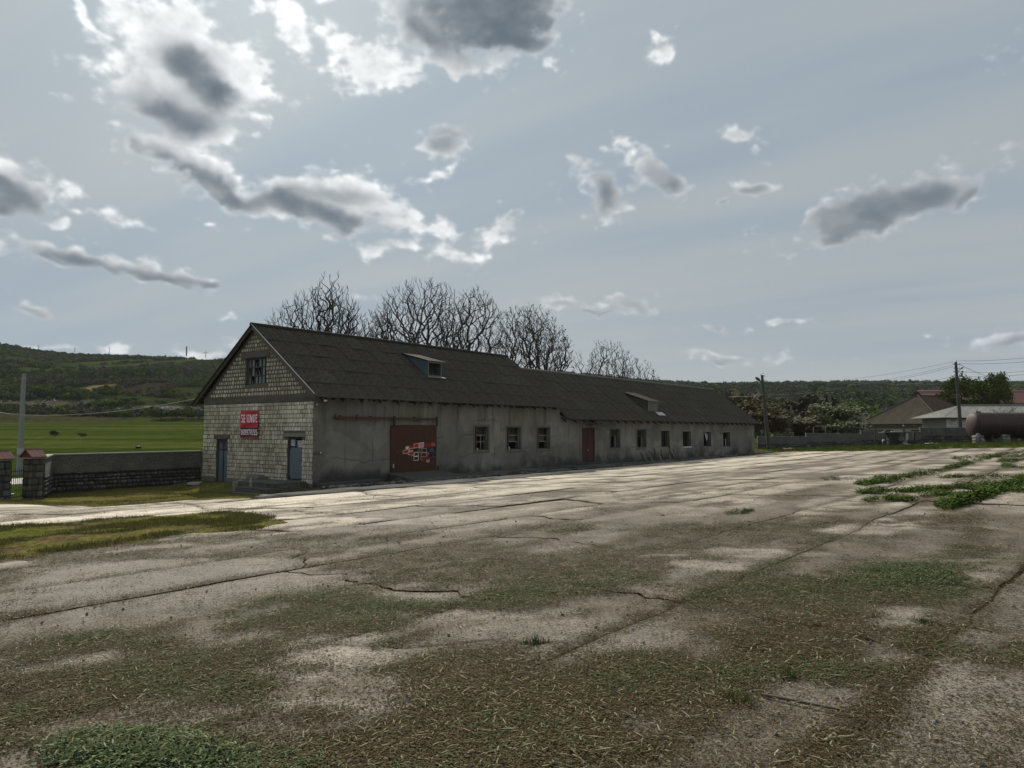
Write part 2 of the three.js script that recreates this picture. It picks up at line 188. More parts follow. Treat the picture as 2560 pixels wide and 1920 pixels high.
// ------------------------------------------------------------------ surface textures (grain only)
const concTex = tileTex(1024, (u, v) => { const a = tf(u, v, 128, 3), b = tf(u, v, 8, 4), sp = tn(u, v, 512, 0), s2 = tn(u, v, 256, 3); let k = .84 + (a - .5) * .75 + (b - .5) * .30; if (sp > .93) k += .22; if (s2 > .93) k -= .28; return [k, k * .985, k * .955]; }, true);
const concBump = tileTex(1024, (u, v) => .5 + (tf(u, v, 128, 3) - .5) * .9 + (tf(u, v, 16, 3) - .5) * .7);
const soilTex = tileTex(512, (u, v) => { const k = .84 + (tf(u, v, 64, 3) - .5) * .7 + (tf(u, v, 8, 3) - .5) * .3; return [k, k, k * .97]; }, true);
const soilBump = tileTex(512, (u, v) => tf(u, v, 32, 4));
const rep = (t, k) => { const c = t.clone(); c.repeat.set(k, k); c.needsUpdate = true; return c; };
const matConc = new THREE.MeshStandardMaterial({ vertexColors: true, map: concTex, bumpMap: concBump, bumpScale: .006, roughness: .88 });
const matGround = new THREE.MeshPhysicalMaterial({ specularIntensity: 0, vertexColors: true, map: soilTex, bumpMap: soilBump, bumpScale: .05, roughness: .95 });

// ------------------------------------------------------------------ ground sheet
const PLOTS = [[345, 972, 42, 15, [.055, .040, .030]], [195, 979, 34, 9, [.25, .19, .11]], [360, 993, 44, 9, [.17, .12, .06]], [300, 885, 60, 4, [.035, .026, .024]], [20, 935, 30, 6, [.035, .028, .03]], [90, 1012, 140, 10, [.11, .11, .075]], [400, 1022, 120, 5, [.2, .19, .15]], [300, 905, 60, 8, [.06, .085, .028]], [450, 905, 70, 10, [.055, .08, .026]]]
  .map(([x, y, rx, ry, c]) => { const q = hit(x, y), q1 = hit(x + rx, y), q2 = hit(x, y - ry), q3 = hit(x, y + ry); return { x: q[0], f: q[1], rx: Math.abs(q1[0] - q[0]), rf: Math.abs(q2[1] - q3[1]) / 2, c }; });
function groundColor(X, F) {
  const n = fbm(X * .02 + 3, F * .02, 4), m = fbm(X * .15, F * .15 + 7, 3), st = fbm(X * .03 + 2, F * .22, 4), t = X / Math.max(F, 1);
  if (F < 56 || (F < 96 && t > .1)) { const [s, p] = toLoc(X, F); if (p > -4) return mix3([.085, .066, .045], [.12, .098, .068], m); return mix3([.055, .095, .018], [.08, .115, .025], m); }
  let c = mix3([.048, .074, .014], [.100, .122, .032], sstep(.30, .70, st * .8 + m * .2));
  c = mix3(c, [.10, .115, .035], sstep(.62, .78, st) * .5);
  if (F > 175) { const scrub = mix3([.040, .055, .017], [.075, .075, .036], sstep(.35, .65, m)); c = mix3(c, scrub, sstep(195, 222, F + (m - .5) * 40)); }
  if (F > 225) { let h = mix3([.038, .056, .018], [.070, .066, .036], sstep(.35, .65, n)); h = mix3(h, [.060, .092, .022], sstep(.5, .66, m * .6 + n * .4)); c = mix3(c, h, sstep(230, 265, F)); }
  for (const k of PLOTS) { const q = ((X - k.x) / k.rx) ** 2 + ((F - k.f) / k.rf) ** 2; if (q < 1.4) c = mix3(c, k.c.map(v => v * (.8 + .4 * m)), sstep(1.3, .8, q + (m - .5) * .5)); }
  return c;
}
{
  const xs = [], fs = []; for (let x = 0; x < 1500;) { xs.push(x); x += Math.max(.7, x * .022); } const X = [...xs.slice(1).reverse().map(v => -v), ...xs];
  for (let f = -60; f < 1500;) { fs.push(f); f += f < 40 ? .8 : Math.max(.8, f * .013); }
  const o = { p: [], c: [], uv: [], i: [] };
  for (const f of fs) for (const x of X) { const [s, p] = toLoc(x, f), yard = p > -4 && f < 97; o.p.push(x, T(x, f) - (yard ? .035 : .0), -f); o.c.push(...groundColor(x, f)); o.uv.push(x / 6, f / 6); }
  const w = X.length; for (let j = 0; j + 1 < fs.length; j++) for (let i = 0; i + 1 < w; i++) { const a = j * w + i; o.i.push(a, a + 1, a + w, a + 1, a + w + 1, a + w); }
  struct('ground', fromPI(o), matGround, 'soil, green field and hillside around the yard');
}

// ------------------------------------------------------------------ concrete yard: every slab is a piece of its own
const yard = new THREE.Group(); yard.name = 'concrete_yard'; yard.userData.kind = 'structure'; yard.userData.label = 'cracked concrete yard of large slabs strewn with cut grass'; scene.add(yard);
{
  const r = rng(31);
  function slab(i, s0, s1, k0, k1, pa, pb) {
    const mid = fromLoc((s0 + s1) / 2, (pa(s0) + pb(s0)) / 2), D = Math.max(2, Math.hypot(mid[0], mid[1])); if (mid[1] < -6 && D > 16) return;
    const near = Math.max(1.5, D - 4), cell = near < 7 ? .07 : near < 14 ? .12 : near < 26 ? .28 : .55;
    const nu = Math.max(2, Math.ceil((s1 - s0) / cell)), nv = Math.max(2, Math.ceil((pb(s0) - pa(s0)) / cell)), gap = (pa(s0) < 14 ? rr(.012, .04, r) : rr(.004, .022, r)), dy = rr(-.012, .012, r), tx = rr(-.004, .004, r), tz = rr(-.004, .004, r), tone = rr(.86, 1.12, r), sMid = (s0 + s1) / 2, pMid = (pa(sMid) + pb(sMid)) / 2 + rr(-1.5, 1.5, r);
    const o = { p: [], c: [], uv: [], i: [] }, jag = (v, sd) => (fbm(v * 2.2 + sd * 31, sd * 5.5, 4) - .5) * .8;
    for (let a = 0; a <= nu; a++) for (let b = 0; b <= nv; b++) {
      const edge = a === 0 || b === 0 || a === nu || b === nv, u = a / nu, v = b / nv, pm = lerp(pa(s0), pb(s0), v), sa = s0 + gap + k0 * (v - .5) + jag(pm, s0), sb = s1 - gap + k1 * (v - .5) + jag(pm, s1), s = lerp(sa, sb, u), p = lerp(pa(s) + gap, pb(s) - gap, v);
      const [X, F] = fromLoc(s, p); const [la] = litter(X, F); const n = fbm(X * .45 + 3, F * .45, 4), m = fbm(X * 2.6, F * 2.6 + 5, 3);
      // slab tone by position: greyer towards the near corner of the yard, paler along the building; dirt where the cut grass lies and in the joints
      const nearGrey = sstep(9.5, 15, pMid + (n - .5) * 7) * lerp(.4, 1, sstep(1, -11, sMid + (n - .5) * 6)); const [cl, cpale] = bare(X, F); let c = mix3([.78, .715, .60], [.222, .200, .170], nearGrey * (1 - .22 * cpale)); c = c.map(q => q * tone * (.78 + .44 * n));
      const sd = Math.min(u, 1 - u) * (sb - sa), vd = Math.min(v, 1 - v) * (pb(s) - pa(s)), jd = Math.min(sd, vd);
      const dirt = clamp(la * .95 + sstep(.50, .70, fbm(s * .22 + 40, p * .9, 4)) * (pMid < 11 ? .42 : .75) * (1 - cl) + nearGrey * (.18 + .82 * sstep(.26, .60, fbm(s * .5 + 77, p * 1.5, 5))) * .8 * (1 - .8 * cl) + sstep(.16, .0, jd + (m - .5) * .25) * .7); c = mix3(c, [.090 + .07 * m, .071 + .057 * m, .047 + .038 * m], dirt * .92);
      o.p.push(X, T(X, F) + dy + tx * (s - s0) + tz * (p - pa(s0)) + (m - .5) * .012 * (1 - edge) - (edge ? .022 : 0), -F); o.c.push(...c); o.uv.push(X / 2.2, F / 2.2);
    }
    const w = nv + 1; for (let a = 0; a < nu; a++) for (let b = 0; b < nv; b++) { const q = a * w + b; o.i.push(q, q + w, q + 1, q + 1, q + w, q + w + 1); }
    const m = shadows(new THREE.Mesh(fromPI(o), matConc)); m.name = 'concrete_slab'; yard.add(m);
  }
  function row(i, pa, pb, from, to) { let s = from + rr(0, 2, r), k = rr(-1, 1, r); while (s < to) { const [X, F] = fromLoc(s, pa(s)); const e = s + (F > 45 ? rr(4, 7, r) : rr(1.7, 5.2, r)), k1 = rr(-1.6, 1.6, r); slab(i, s, e, k, k1, pa, pb); s = e; k = k1; } }
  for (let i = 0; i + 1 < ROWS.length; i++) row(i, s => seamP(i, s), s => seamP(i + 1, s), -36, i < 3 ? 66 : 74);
  const L0 = s => -3.2 + (fbm(s * .6, 3, 3) - .5) * .3, L1 = s => -.3 + (fbm(s * .6, 9, 3) - .5) * .3;
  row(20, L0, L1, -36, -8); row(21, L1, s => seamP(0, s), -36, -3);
}

// ------------------------------------------------------------------ lawns
function polyIn(poly, x, f) { let c = false; for (let i = 0, j = poly.length - 1; i < poly.length; j = i++) { const a = poly[i], b = poly[j]; if ((a[1] > f) !== (b[1] > f) && x < (b[0] - a[0]) * (f - a[1]) / (b[1] - a[1]) + a[0]) c = !c; } return c; }
function edgeDist(poly, x, f) { let d = 1e9; for (let i = 0, j = poly.length - 1; i < poly.length; j = i++) { const [ax, af] = poly[j], [bx, bf] = poly[i], dx = bx - ax, df = bf - af, t = clamp(((x - ax) * dx + (f - af) * df) / (dx * dx + df * df)); d = Math.min(d, Math.hypot(x - ax - dx * t, f - af - df * t)); } return d; }
const grassMat = new THREE.MeshPhysicalMaterial({ specularIntensity: 0, vertexColors: true, map: soilTex, bumpMap: soilBump, bumpScale: .04, roughness: .95 });
const lawns = [];
function lawn(poly, h, step, label, ca, cb, wet = 0) {
  const bx = [1e9, -1e9], bf = [1e9, -1e9]; for (const [x, f] of poly) { bx[0] = Math.min(bx[0], x); bx[1] = Math.max(bx[1], x); bf[0] = Math.min(bf[0], f); bf[1] = Math.max(bf[1], f); }
  const o = { p: [], c: [], uv: [], i: [] }, nx = Math.ceil((bx[1] - bx[0]) / step) + 2, nf = Math.ceil((bf[1] - bf[0]) / step) + 2, ok = [];
  for (let j = 0; j <= nf; j++) for (let i = 0; i <= nx; i++) { const x = bx[0] + (i - 1) * step, f = bf[0] + (j - 1) * step, wx = x + (fbm(x * 1.3, f * 1.3, 3) - .5) * .9, wf = f + (fbm(x * 1.3 + 50, f * 1.3, 3) - .5) * .9, inn = polyIn(poly, wx, wf), d = edgeDist(poly, wx, wf) * (inn ? 1 : -1), n = fbm(x * 1.1, f * 1.1 + 3, 3), n2 = fbm(x * .4 + 9, f * .4 + 3, 3);
    o.p.push(x, T(x, f) + lerp(-.06, h, sstep(-.25, .35, d)) + (n - .5) * .05, -f); o.c.push(...mix3(mix3(ca, cb, sstep(.35, .65, n * .5 + n2 * .5)), [.13, .10, .062], sstep(.52, .66, fbm(x * .9 + 31, f * .9 + 8, 4)) * (h > .045 ? .85 : .55))); o.uv.push(x / 4, f / 4); ok.push(d > -.5); }
  const w = nx + 1; for (let j = 0; j < nf; j++) for (let i = 0; i < nx; i++) { const a = j * w + i; if (ok[a] && ok[a + 1] && ok[a + w] && ok[a + w + 1]) o.i.push(a, a + 1, a + w, a + 1, a + w + 1, a + w); }
  struct('lawn', fromPI(o), grassMat, label); lawns.push({ poly, bx, bf, h });
}
const P = (...l) => l.map(([x, y]) => hit(x, y));
const back = fromLoc(-.2, -9.4), gw0 = [-21.1, 34.4];
lawn([...P([-260, 1275], [0, 1259], [200, 1266], [480, 1251], [640, 1247], [655, 1238]), fromLoc(-.3, -3), back, gw0, [-20.5, 31.5], [-24, 30.5], [-33, 28]], .03, .22, 'short olive grass along the boundary wall', [.125, .135, .032], [.19, .170, .058]);
lawn(P([-420, 1345], [0, 1320], [200, 1306], [480, 1288], [600, 1281], [660, 1291], [705, 1309], [640, 1326], [480, 1334], [300, 1362], [100, 1392], [-300, 1440]), .05, .16, 'grass island at the near edge of the concrete road', [.125, .140, .030], [.20, .180, .065]);
lawn([...P([1935, 1131], [2000, 1129], [2150, 1128], [2300, 1125], [2450, 1120], [2620, 1118]), [72, 93], [30, 93]], .04, .5, 'bright grass strip in front of the far boundary wall', [.072, .095, .016], [.115, .125, .030]);

// ------------------------------------------------------------------ grass, cut grass and weeds as blades
function bladeSet(n, rad, lenA, lenB, wid, lie, seed, cols) { // a little bunch of blades, vertex coloured
  const r = rng(seed), o = { p: [], c: [], i: [] };
  for (let k = 0; k < n; k++) { const a = r() * 6.283, d = Math.sqrt(r()) * rad, x = Math.cos(a) * d, z = Math.sin(a) * d, L = rr(lenA, lenB, r), dir = r() * 6.283, up = lie ? rr(-.05, lie, r) : rr(.6, 1.3, r), c = cols[Math.floor(r() * cols.length)], w = wid * rr(.6, 1.3, r), dx = Math.cos(dir), dz = Math.sin(dir), b = o.p.length / 3, y0 = lie ? rr(0, .02, r) : -.01;
    const hx = lie ? L : L * .55, hy = lie ? L * up : L * up; const px = -dz * w / 2, pz = dx * w / 2, bend = rr(-.2, .2, r) * L;
    o.p.push(x + px, y0, z + pz, x - px, y0 + (lie ? w * .3 : 0), z - pz, x + dx * hx * .5 + px + dz * bend, y0 + hy * .6, z + dz * hx * .5 + pz - dx * bend, x + dx * hx * .5 - px + dz * bend, y0 + hy * .6, z + dz * hx * .5 - pz - dx * bend, x + dx * hx, Math.max(.002, y0 + hy * (lie ? .5 : 1)), z + dz * hx);
    for (let q = 0; q < 5; q++) o.c.push(...c.map(v => v * rr(.85, 1.15, r))); o.i.push(b, b + 1, b + 2, b + 1, b + 3, b + 2, b + 2, b + 3, b + 4); }
  return fromPI(o);
}
const bladeMat = new THREE.MeshPhysicalMaterial({ vertexColors: true, roughness: .9, specularIntensity: .08, side: THREE.DoubleSide });
function scatter(name, label, category, geos, list) { // list: [x,y,z,scale,turn,color,geoIndex]
  geos.forEach((g, gi) => { const l = list.filter(q => q[6] === gi); if (!l.length) return; const im = shadows(new THREE.InstancedMesh(g, bladeMat, l.length)), m = new THREE.Matrix4(), q = new THREE.Quaternion(), e = new THREE.Euler(), c = new THREE.Color();
    l.forEach((k, i) => { e.set(0, k[4], 0); q.setFromEuler(e); m.compose(V(k[0], k[1], k[2]), q, V(k[3], k[3] * (k[7] || 1), k[3])); im.setMatrixAt(i, m); im.setColorAt(i, c.setRGB(...k[5])); });
    im.name = numbered(name); tag(im, label, category, name, 'stuff'); scene.add(im); });
}
{
  const dry = [[.11, .082, .042], [.085, .064, .033], [.070, .055, .030], [.15, .12, .07], [.050, .040, .023], [.10, .08, .045], [.36, .32, .22], [.13, .10, .06]], olive = [[.100, .082, .036], [.085, .070, .032], [.115, .092, .046], [.075, .058, .031], [.055, .056, .024], [.065, .052, .028], [.28, .26, .16]], green = [[.048, .085, .028], [.062, .105, .036], [.042, .068, .028], [.09, .115, .05], [.16, .20, .11], [.080, .078, .04]];
  const chips = (c, sd) => bladeSet(16, .15, .006, .02, .010, .5, sd, c.slice(0, 5)), geos = [mergeGeometries([chips(dry, 31), bladeSet(5, .14, .02, .05, .005, .22, 1, dry)]), mergeGeometries([chips(olive, 32), bladeSet(5, .14, .02, .055, .005, .25, 2, olive)]), mergeGeometries([chips(green, 33), bladeSet(8, .14, .02, .085, .006, .35, 3, green)]), mergeGeometries([chips(dry, 34), bladeSet(4, .14, .015, .05, .005, .22, 4, dry)]), bladeSet(4, .2, .04, .16, .006, .12, 5, [[.42, .38, .26], [.32, .28, .18], [.2, .15, .08]])];
  const r = rng(77), list = [];
  for (let k = 0; k < 190000; k++) { // spread evenly over the ground in reach of the eye, thinner with distance
    const F = 3.2 * Math.pow(34 / 3.2, r()), X = rr(-.78, .78, r) * F; const [s, p] = toLoc(X, F); if (p < 2.6) continue; const [a, g] = litter(X, F); const sd = seamNear(s, p), inSeam = sd < .09 ? .55 : 0; const thin = F < 9 ? 1 : F < 16 ? .85 : .6; if (r() > Math.max(a * .66, inSeam * .8, .085 * sstep(13, 18, p)) * thin) continue;
    const gg = clamp(g * 1.15 + (fbm(X * 1.1 + 70, F * 1.1, 3) - .5) * 1.1); const pick = r() < .035 ? 4 : r() < gg * a * .38 ? 2 : r() < .32 ? 1 : r() < .5 ? 0 : 3, sc = rr(.7, 1.25, r) * (F > 14 ? 1.5 : F > 8 ? 1.15 : 1), b = rr(.65, 1.15, r);
    list.push([X, T(X, F) + .004, -F, sc, r() * 6.28, [b, b, b], pick]); }
  // the heap of fresh cuttings at the near left and the greener heap on the right
  for (const [x, y, rx, ry, n, hh] of [[340, 1900, 240, 56, 1500, .06], [2290, 1440, 230, 44, 700, .02]]) { for (let k = 0; k < n; k++) { const a = r() * 6.283, d = Math.sqrt(-Math.log(1 - .97 * r())) * .62, wv = .45 + .95 * fbm(Math.cos(a) * 1.6 + x, Math.sin(a) * 1.6 + y, 3), [X, F] = hit(x + Math.cos(a) * d * rx * wv, y + Math.sin(a) * d * ry * wv); if (fbm(X * 2.3 + 5, F * 2.3, 3) < .30 + .16 * d * d) continue; list.push([X, T(X, F) + .004 + hh * Math.max(0, 1 - d * d) * r(), -F, rr(.8, 1.4, r), r() * 6.28, Array(3).fill(rr(.7, 1.2, r)), r() < .5 ? 2 : 1, 1.6]); } }
  scatter('cut_grass', 'cut grass and dry stalks strewn in patches over the concrete', 'cut grass', geos, list);
}
{ // grass standing on the lawns
  const cols = [[.125, .145, .038], [.165, .172, .055], [.21, .185, .075], [.11, .125, .034], [.26, .21, .10]], br = [[.07, .105, .014], [.10, .135, .024], [.06, .085, .014], [.14, .15, .045]];
  const geos = [bladeSet(16, .16, .03, .085, .007, 0, 11, cols), bladeSet(16, .16, .04, .10, .007, 0, 12, cols), bladeSet(18, .22, .10, .26, .012, 0, 13, br)];
  const r = rng(5), list = []; [16000, 15000, 5200].forEach((n, li) => { const { poly, bx, bf, h } = lawns[li]; for (let k = 0; k < n; k++) { const x = rr(bx[0], bx[1], r), f = rr(bf[0], bf[1], r); if (!polyIn(poly, x, f)) continue; if (Math.abs(x / f) > .82) continue; const b = rr(.7, 1.2, r); if (fbm(x * .8 + 3, f * .8 + 90, 3) < (li < 2 ? .47 : .3)) continue; list.push([x, T(x, f) + h - .012, -f, rr(.7, 1.3, r), r() * 6.28, [b, b, b * .95], li < 2 ? (r() < .5 ? 0 : 1) : 2]); } });
  scatter('standing_grass', 'short standing grass on the lawns beside the yard', 'grass', geos, list);
}
function leafSet(n, rad, hgt, leaf, seed, cols) { const r = rng(seed), o = { p: [], c: [], i: [] }; for (let k = 0; k < n; k++) { const a = r() * 6.283, d = Math.pow(r(), .6) * rad, x = Math.cos(a) * d, z = Math.sin(a) * d, y = hgt * r() * (1 - .6 * d / rad), L = leaf * rr(.6, 1.4, r), t = r() * 6.283, u = rr(-.2, 1, r), dx = Math.cos(t) * L, dz = Math.sin(t) * L, b = o.p.length / 3, c = cols[Math.floor(r() * cols.length)], w = .38; o.p.push(x, y, z, x + dx * .5 - dz * w, y + u * L * .6, z + dz * .5 + dx * w, x + dx * .5 + dz * w, y + u * L * .5, z + dz * .5 - dx * w, x + dx, y + u * L, z + dz); for (let q = 0; q < 4; q++) o.c.push(...c); o.i.push(b, b + 1, b + 2, b + 1, b + 3, b + 2); } return fromPI(o); }
const weedCols = [[.075, .14, .022], [.10, .18, .030], [.055, .105, .018], [.14, .20, .04], [.11, .12, .04]];
const weedGeos = [leafSet(46, .26, .26, .085, 21, weedCols), leafSet(40, .22, .2, .075, 22, weedCols), leafSet(34, .2, .13, .07, 23, [[.05, .075, .02], [.07, .085, .03], [.09, .07, .035]])];
{ // weeds growing out of the joints
  const K = .38879, W = (...l) => l.map(([x, y]) => [1700 + x * K, 1100 + y * K]);
  const lines = [[W([1140, 300], [1260, 275], [1400, 255], [1520, 225], [1700, 192], [1850, 150], [2000, 112], [2212, 70], [2420, 40]), 420, 1], [W([1160, 345], [1300, 330], [1500, 328], [1700, 320], [1880, 298], [2050, 290]), 260, .9], [W([1320, 380], [1500, 388]), 60, .8], [W([1700, 440], [1800, 405], [1950, 365], [2060, 320], [2212, 270], [2400, 220]), 420, 1.15], [W([1680, 242], [1900, 240], [2212, 240], [2400, 238]), 150, .8], [W([1540, 352], [1700, 358], [1890, 360]), 110, .85], [W([1800, 320], [2000, 322], [2212, 330]), 120, .8], [W([1180, 388], [1260, 385]), 16, .6], [W([920, 255], [1010, 248]), 22, .6], [W([1250, 250], [1330, 248]), 26, .8], [W([1060, 250], [1150, 256]), 14, .5], [W([1750, 120], [1850, 130]), 40, 1], [W([1900, 105], [2212, 100], [2400, 96]), 110, 1], [W([2080, 170], [2212, 176], [2400, 176]), 90, .9], [W([2050, 140], [2212, 130], [2400, 126]), 120, 1], [W([300, 480], [480, 470]), 26, .5]];
  const r = rng(55), list = []; for (const [l, n, s] of lines) for (let k = 0; k < n; k++) { const t = r() * (l.length - 1), i = Math.floor(t), u = t - i, wob = (r() + r() + r() - 1.5) * 5, [X, F] = hit(lerp(l[i][0], l[i + 1][0], u) + (r() - .5) * 8, lerp(l[i][1], l[i + 1][1], u) + wob); if (fbm(X * .8 + 3, F * .8, 2) < .34) continue; const b = rr(.65, 1.2, r); if (r() < .1) continue; list.push([X, T(X, F) - .01, -F, s * rr(.4, 1.0, r), r() * 6.28, [b * .8, b * .78, b * .8], r() < .15 ? 2 : r() < .5 ? 0 : 1]); }
  scatter('joint_weeds', 'bright green weeds growing out of the slab joints on the right', 'weeds', weedGeos, list);
}
const tuftGeo = bladeSet(60, .13, .05, .15, .008, 0, 19, [[.05, .09, .022], [.065, .11, .028], [.04, .068, .018], [.10, .10, .04]]);
[[1365, 1612, .62, 3, 'lone green weed tuft in the middle of the near concrete', 'beside the pebbly dust'], [1866, 1279, .9, 3, 'small weed tuft in a joint of the pale far concrete', ''], [1960, 1695, .55, 2, 'small dry weed clump on the near right seam', ''], [1830, 1752, .6, 2, 'sparse weed sprig where two near cracks meet', ''], [2280, 1560, .55, 3, 'weed clump at the edge of the bare slab on the right', '']].forEach(([x, y, s, n, label], i) => { const [X, F] = hit(x, y), r = rng(900 + i), l = []; for (let k = 0; k < n; k++) { const g = tuftGeo.clone(); g.rotateY(r() * 6).scale(s, s * .9, s).translate(rr(-.16, .16, r), 0, rr(-.1, .1, r)); l.push(g); } const g = mergeGeometries(l); const m = solo('weed_tuft', g, bladeMat, label, 'weed'); m.position.copy(gnd(X, F)); });
{ // pebbles and paper-pale bits
  const g = new THREE.IcosahedronGeometry(.018, 0); g.scale(1, .6, 1.2); const r = rng(8), l = []; for (let k = 0; k < 1500; k++) { const F = 3.4 * Math.pow(9, r()), X = rr(-.75, .75, r) * F, [s, p] = toLoc(X, F); if (p < 3) continue; const w = r() < .35, b = w ? rr(.35, .55, r) : rr(.10, .25, r); l.push([X, T(X, F) + .008, -F, rr(.3, w ? .8 : 1.0, r) * (F > 12 ? 1.2 : 1), r() * 6, [b, b * .95, b * .86], 0]); }
  const im = shadows(new THREE.InstancedMesh(g, std([1, 1, 1], .9), l.length)), m = new THREE.Matrix4(), q = new THREE.Quaternion(), c = new THREE.Color(); l.forEach((k, i) => { q.setFromEuler(new THREE.Euler(r() * 3, k[4], r() * 3)); m.compose(V(k[0], k[1], k[2]), q, V(k[3], k[3], k[3])); im.setMatrixAt(i, m); im.setColorAt(i, c.setRGB(...k[5])); }); im.name = 'pebbles'; tag(im, 'small pebbles and pale crumbs scattered on the concrete', 'pebbles', 'pebbles', 'stuff'); scene.add(im);
}
[[1905, 1745, 2150, 1795, .012, 'dark straight stick lying on the near right concrete'], [2060, 1865, 2125, 1838, .012, 'curved pale root lying near the bottom right corner']].forEach(([x0, y0, x1, y1, r, label], i) => { const a = hit(x0, y0), b = hit(x1, y1), pts = [], rad = []; for (let k = 0; k <= 8; k++) { const t = k / 8, X = lerp(a[0], b[0], t) + (i ? Math.sin(t * 6.3) * .035 : Math.sin(t * 3) * .01), F = lerp(a[1], b[1], t) + (i ? Math.sin(t * 5) * .06 : 0); pts.push(gnd(X, F, r + .006)); rad.push(r * (1 - .5 * t)); } solo('stick', tubeGeo(pts, rad, 6), std(i ? [.30, .25, .16] : [.09, .07, .05]), label, 'stick'); });

// ------------------------------------------------------------------ warehouse (its own axes: x along the yard front, z out to the yard, gable end at x = 0)
const wh = thing('warehouse', 'long low farm warehouse with limestone gable end and dark corrugated roof', 'building', null, [C0.x, 0, -C0.f], Math.atan2(A.f, A.x));
const XS = 20.4, XE = 57.6, ZB = -9.2, ZR = -4.63, EH = 4.12, RH = 7.80, EL = 3.32, RL = 7.04, OV = .42; // step, far end, back, ridge line, eaves and ridges
const stainTex = (() => { // plaster: patches, runs and old repairs over big wall blocks, unique over the whole front
  const W = 2048, H = 160, d = new Uint8Array(W * H * 4), b = new Uint8Array(W * H * 4), LX = 58, LY = 4.5;
  const seams = []; { const r = rng(61); for (let x = 1.9; x < LX; x += rr(1.35, 1.9, r)) seams.push([x, r()]); }
  for (let j = 0; j < H; j++) for (let i = 0; i < W; i++) {
    const x = (i + .5) / W * LX, y = (j + .5) / H * LY, n = fbm(x * .8, y * .8 + 4, 5), n2 = fbm(x * 3 + 9, y * 3, 4), run = fbm(x * 5 + 3, y * .5, 4), big = fbm(x * .3 + 20, y * .4, 3);
    let k = .172 * (.62 + .68 * n + .22 * (n2 - .5)) , c = [k * 1.06, k * 1.0, k * .84], h = .6 + (n2 - .5) * .25;
    const patch = sstep(.50, .56, fbm(x * .55 + 70, y * .9 + 2, 4)); c = c.map(v => v * lerp(.86, 1.12, patch)); h += patch * .12;
    const green = sstep(.50, .72, run * .6 + big * .5) * sstep(1.9, 3.2, y + (n - .5) * 1.4); c = mix3(c, [.105, .105, .068], green * .6);
    c = c.map(v => v * (1 - .2 * sstep(.62, .78, run) * sstep(3.9, 3.0, Math.abs(y - 3.6) + 2.6)));
    let sd = 9; for (const [sx, q] of seams) { const w = Math.abs(x - sx + (fbm(y * 2 + sx * 7, sx, 2) - .5) * .08); if (w < sd) { sd = w; } } const sv = sstep(.09, .015, sd) * sstep(.38, .6, fbm(x * .4, y * .8 + 33, 3)); c = c.map(v => v * (1 - .28 * sv)); h -= sv * .35;
    for (const hy of [1.15, 2.2, 3.15]) { const w = Math.abs(y - hy + (fbm(x * 1.1 + hy * 9, hy, 3) - .5) * .5), q = sstep(.05, .008, w) * sstep(.50, .62, fbm(x * .5 + hy * 5, hy * 3, 3)); c = c.map(v => v * (1 - .38 * q)); h -= q * .4; }
    const base = sstep(.75, .05, y + (n - .5) * 1.1 + (n2 - .5) * .5 - .12); c = mix3(c, [.028, .027, .024], base * .82); // splashed dirt and damp moss, ragged
    const o = (j * W + i) * 4; for (let q = 0; q < 3; q++) { const v = c[q], s = v <= .0031308 ? v * 12.92 : 1.055 * Math.pow(v, 1 / 2.4) - .055; d[o + q] = clamp(s) * 255; b[o + q] = clamp(h) * 255; } d[o + 3] = b[o + 3] = 255;
  }
  const mk = (a, s) => { const t = new THREE.DataTexture(a, W, H, THREE.RGBAFormat); t.wrapS = t.wrapT = THREE.ClampToEdgeWrapping; t.magFilter = THREE.LinearFilter; t.repeat.set(1 / LX, 1 / LY); if (s) t.colorSpace = THREE.SRGBColorSpace; t.needsUpdate = true; return t; };
  return [mk(d, true), mk(b, false)];
})();
const plaster = new THREE.MeshStandardMaterial({ map: stainTex[0], bumpMap: stainTex[1], bumpScale: .03, roughness: .95 });
const darkWood = std([.045, .036, .028], .9), greyWood = std([.13, .12, .105], .95), inner = std([.16, .155, .14], .95);
const windows = [[11.53, 12.78, 1.40, 2.78], [14.6, 15.98, 1.38, 2.76], [17.8, 19.2, 1.35, 2.75], [27.15, 28.6, 1.26, 2.66], [31.35, 32.9, 1.2, 2.62], [35.6, 37.15, 1.18, 2.57], [39.8, 41.5, 1.10, 2.51], [44.3, 46.0, 1.08, 2.46], [49.0, 50.8, .98, 2.42]];
const doorBig = [4.92, 8.12, .38, 2.84], doorRed = [23.2, 24.95, .34, 2.74];
function wallPanel(x0, x1, h, holes) { const s = new THREE.Shape(); s.moveTo(x0, -.4); s.lineTo(x1, -.4); s.lineTo(x1, h); s.lineTo(x0, h); s.closePath(); for (const [a, b, c, d] of holes) { const p = new THREE.Path(); p.moveTo(a, c); p.lineTo(a, d); p.lineTo(b, d); p.lineTo(b, c); p.closePath(); s.holes.push(p); } const g = new THREE.ExtrudeGeometry(s, { depth: .42, bevelEnabled: false }); g.translate(0, 0, -.42); return g; }
part('plaster_wall', wallPanel(0, XS, EH + .25, [doorBig, ...windows.slice(0, 3)]), plaster, wh);
part('plaster_wall', wallPanel(XS + .003, XE, EL + .25, [doorRed, ...windows.slice(3)]), plaster, wh);
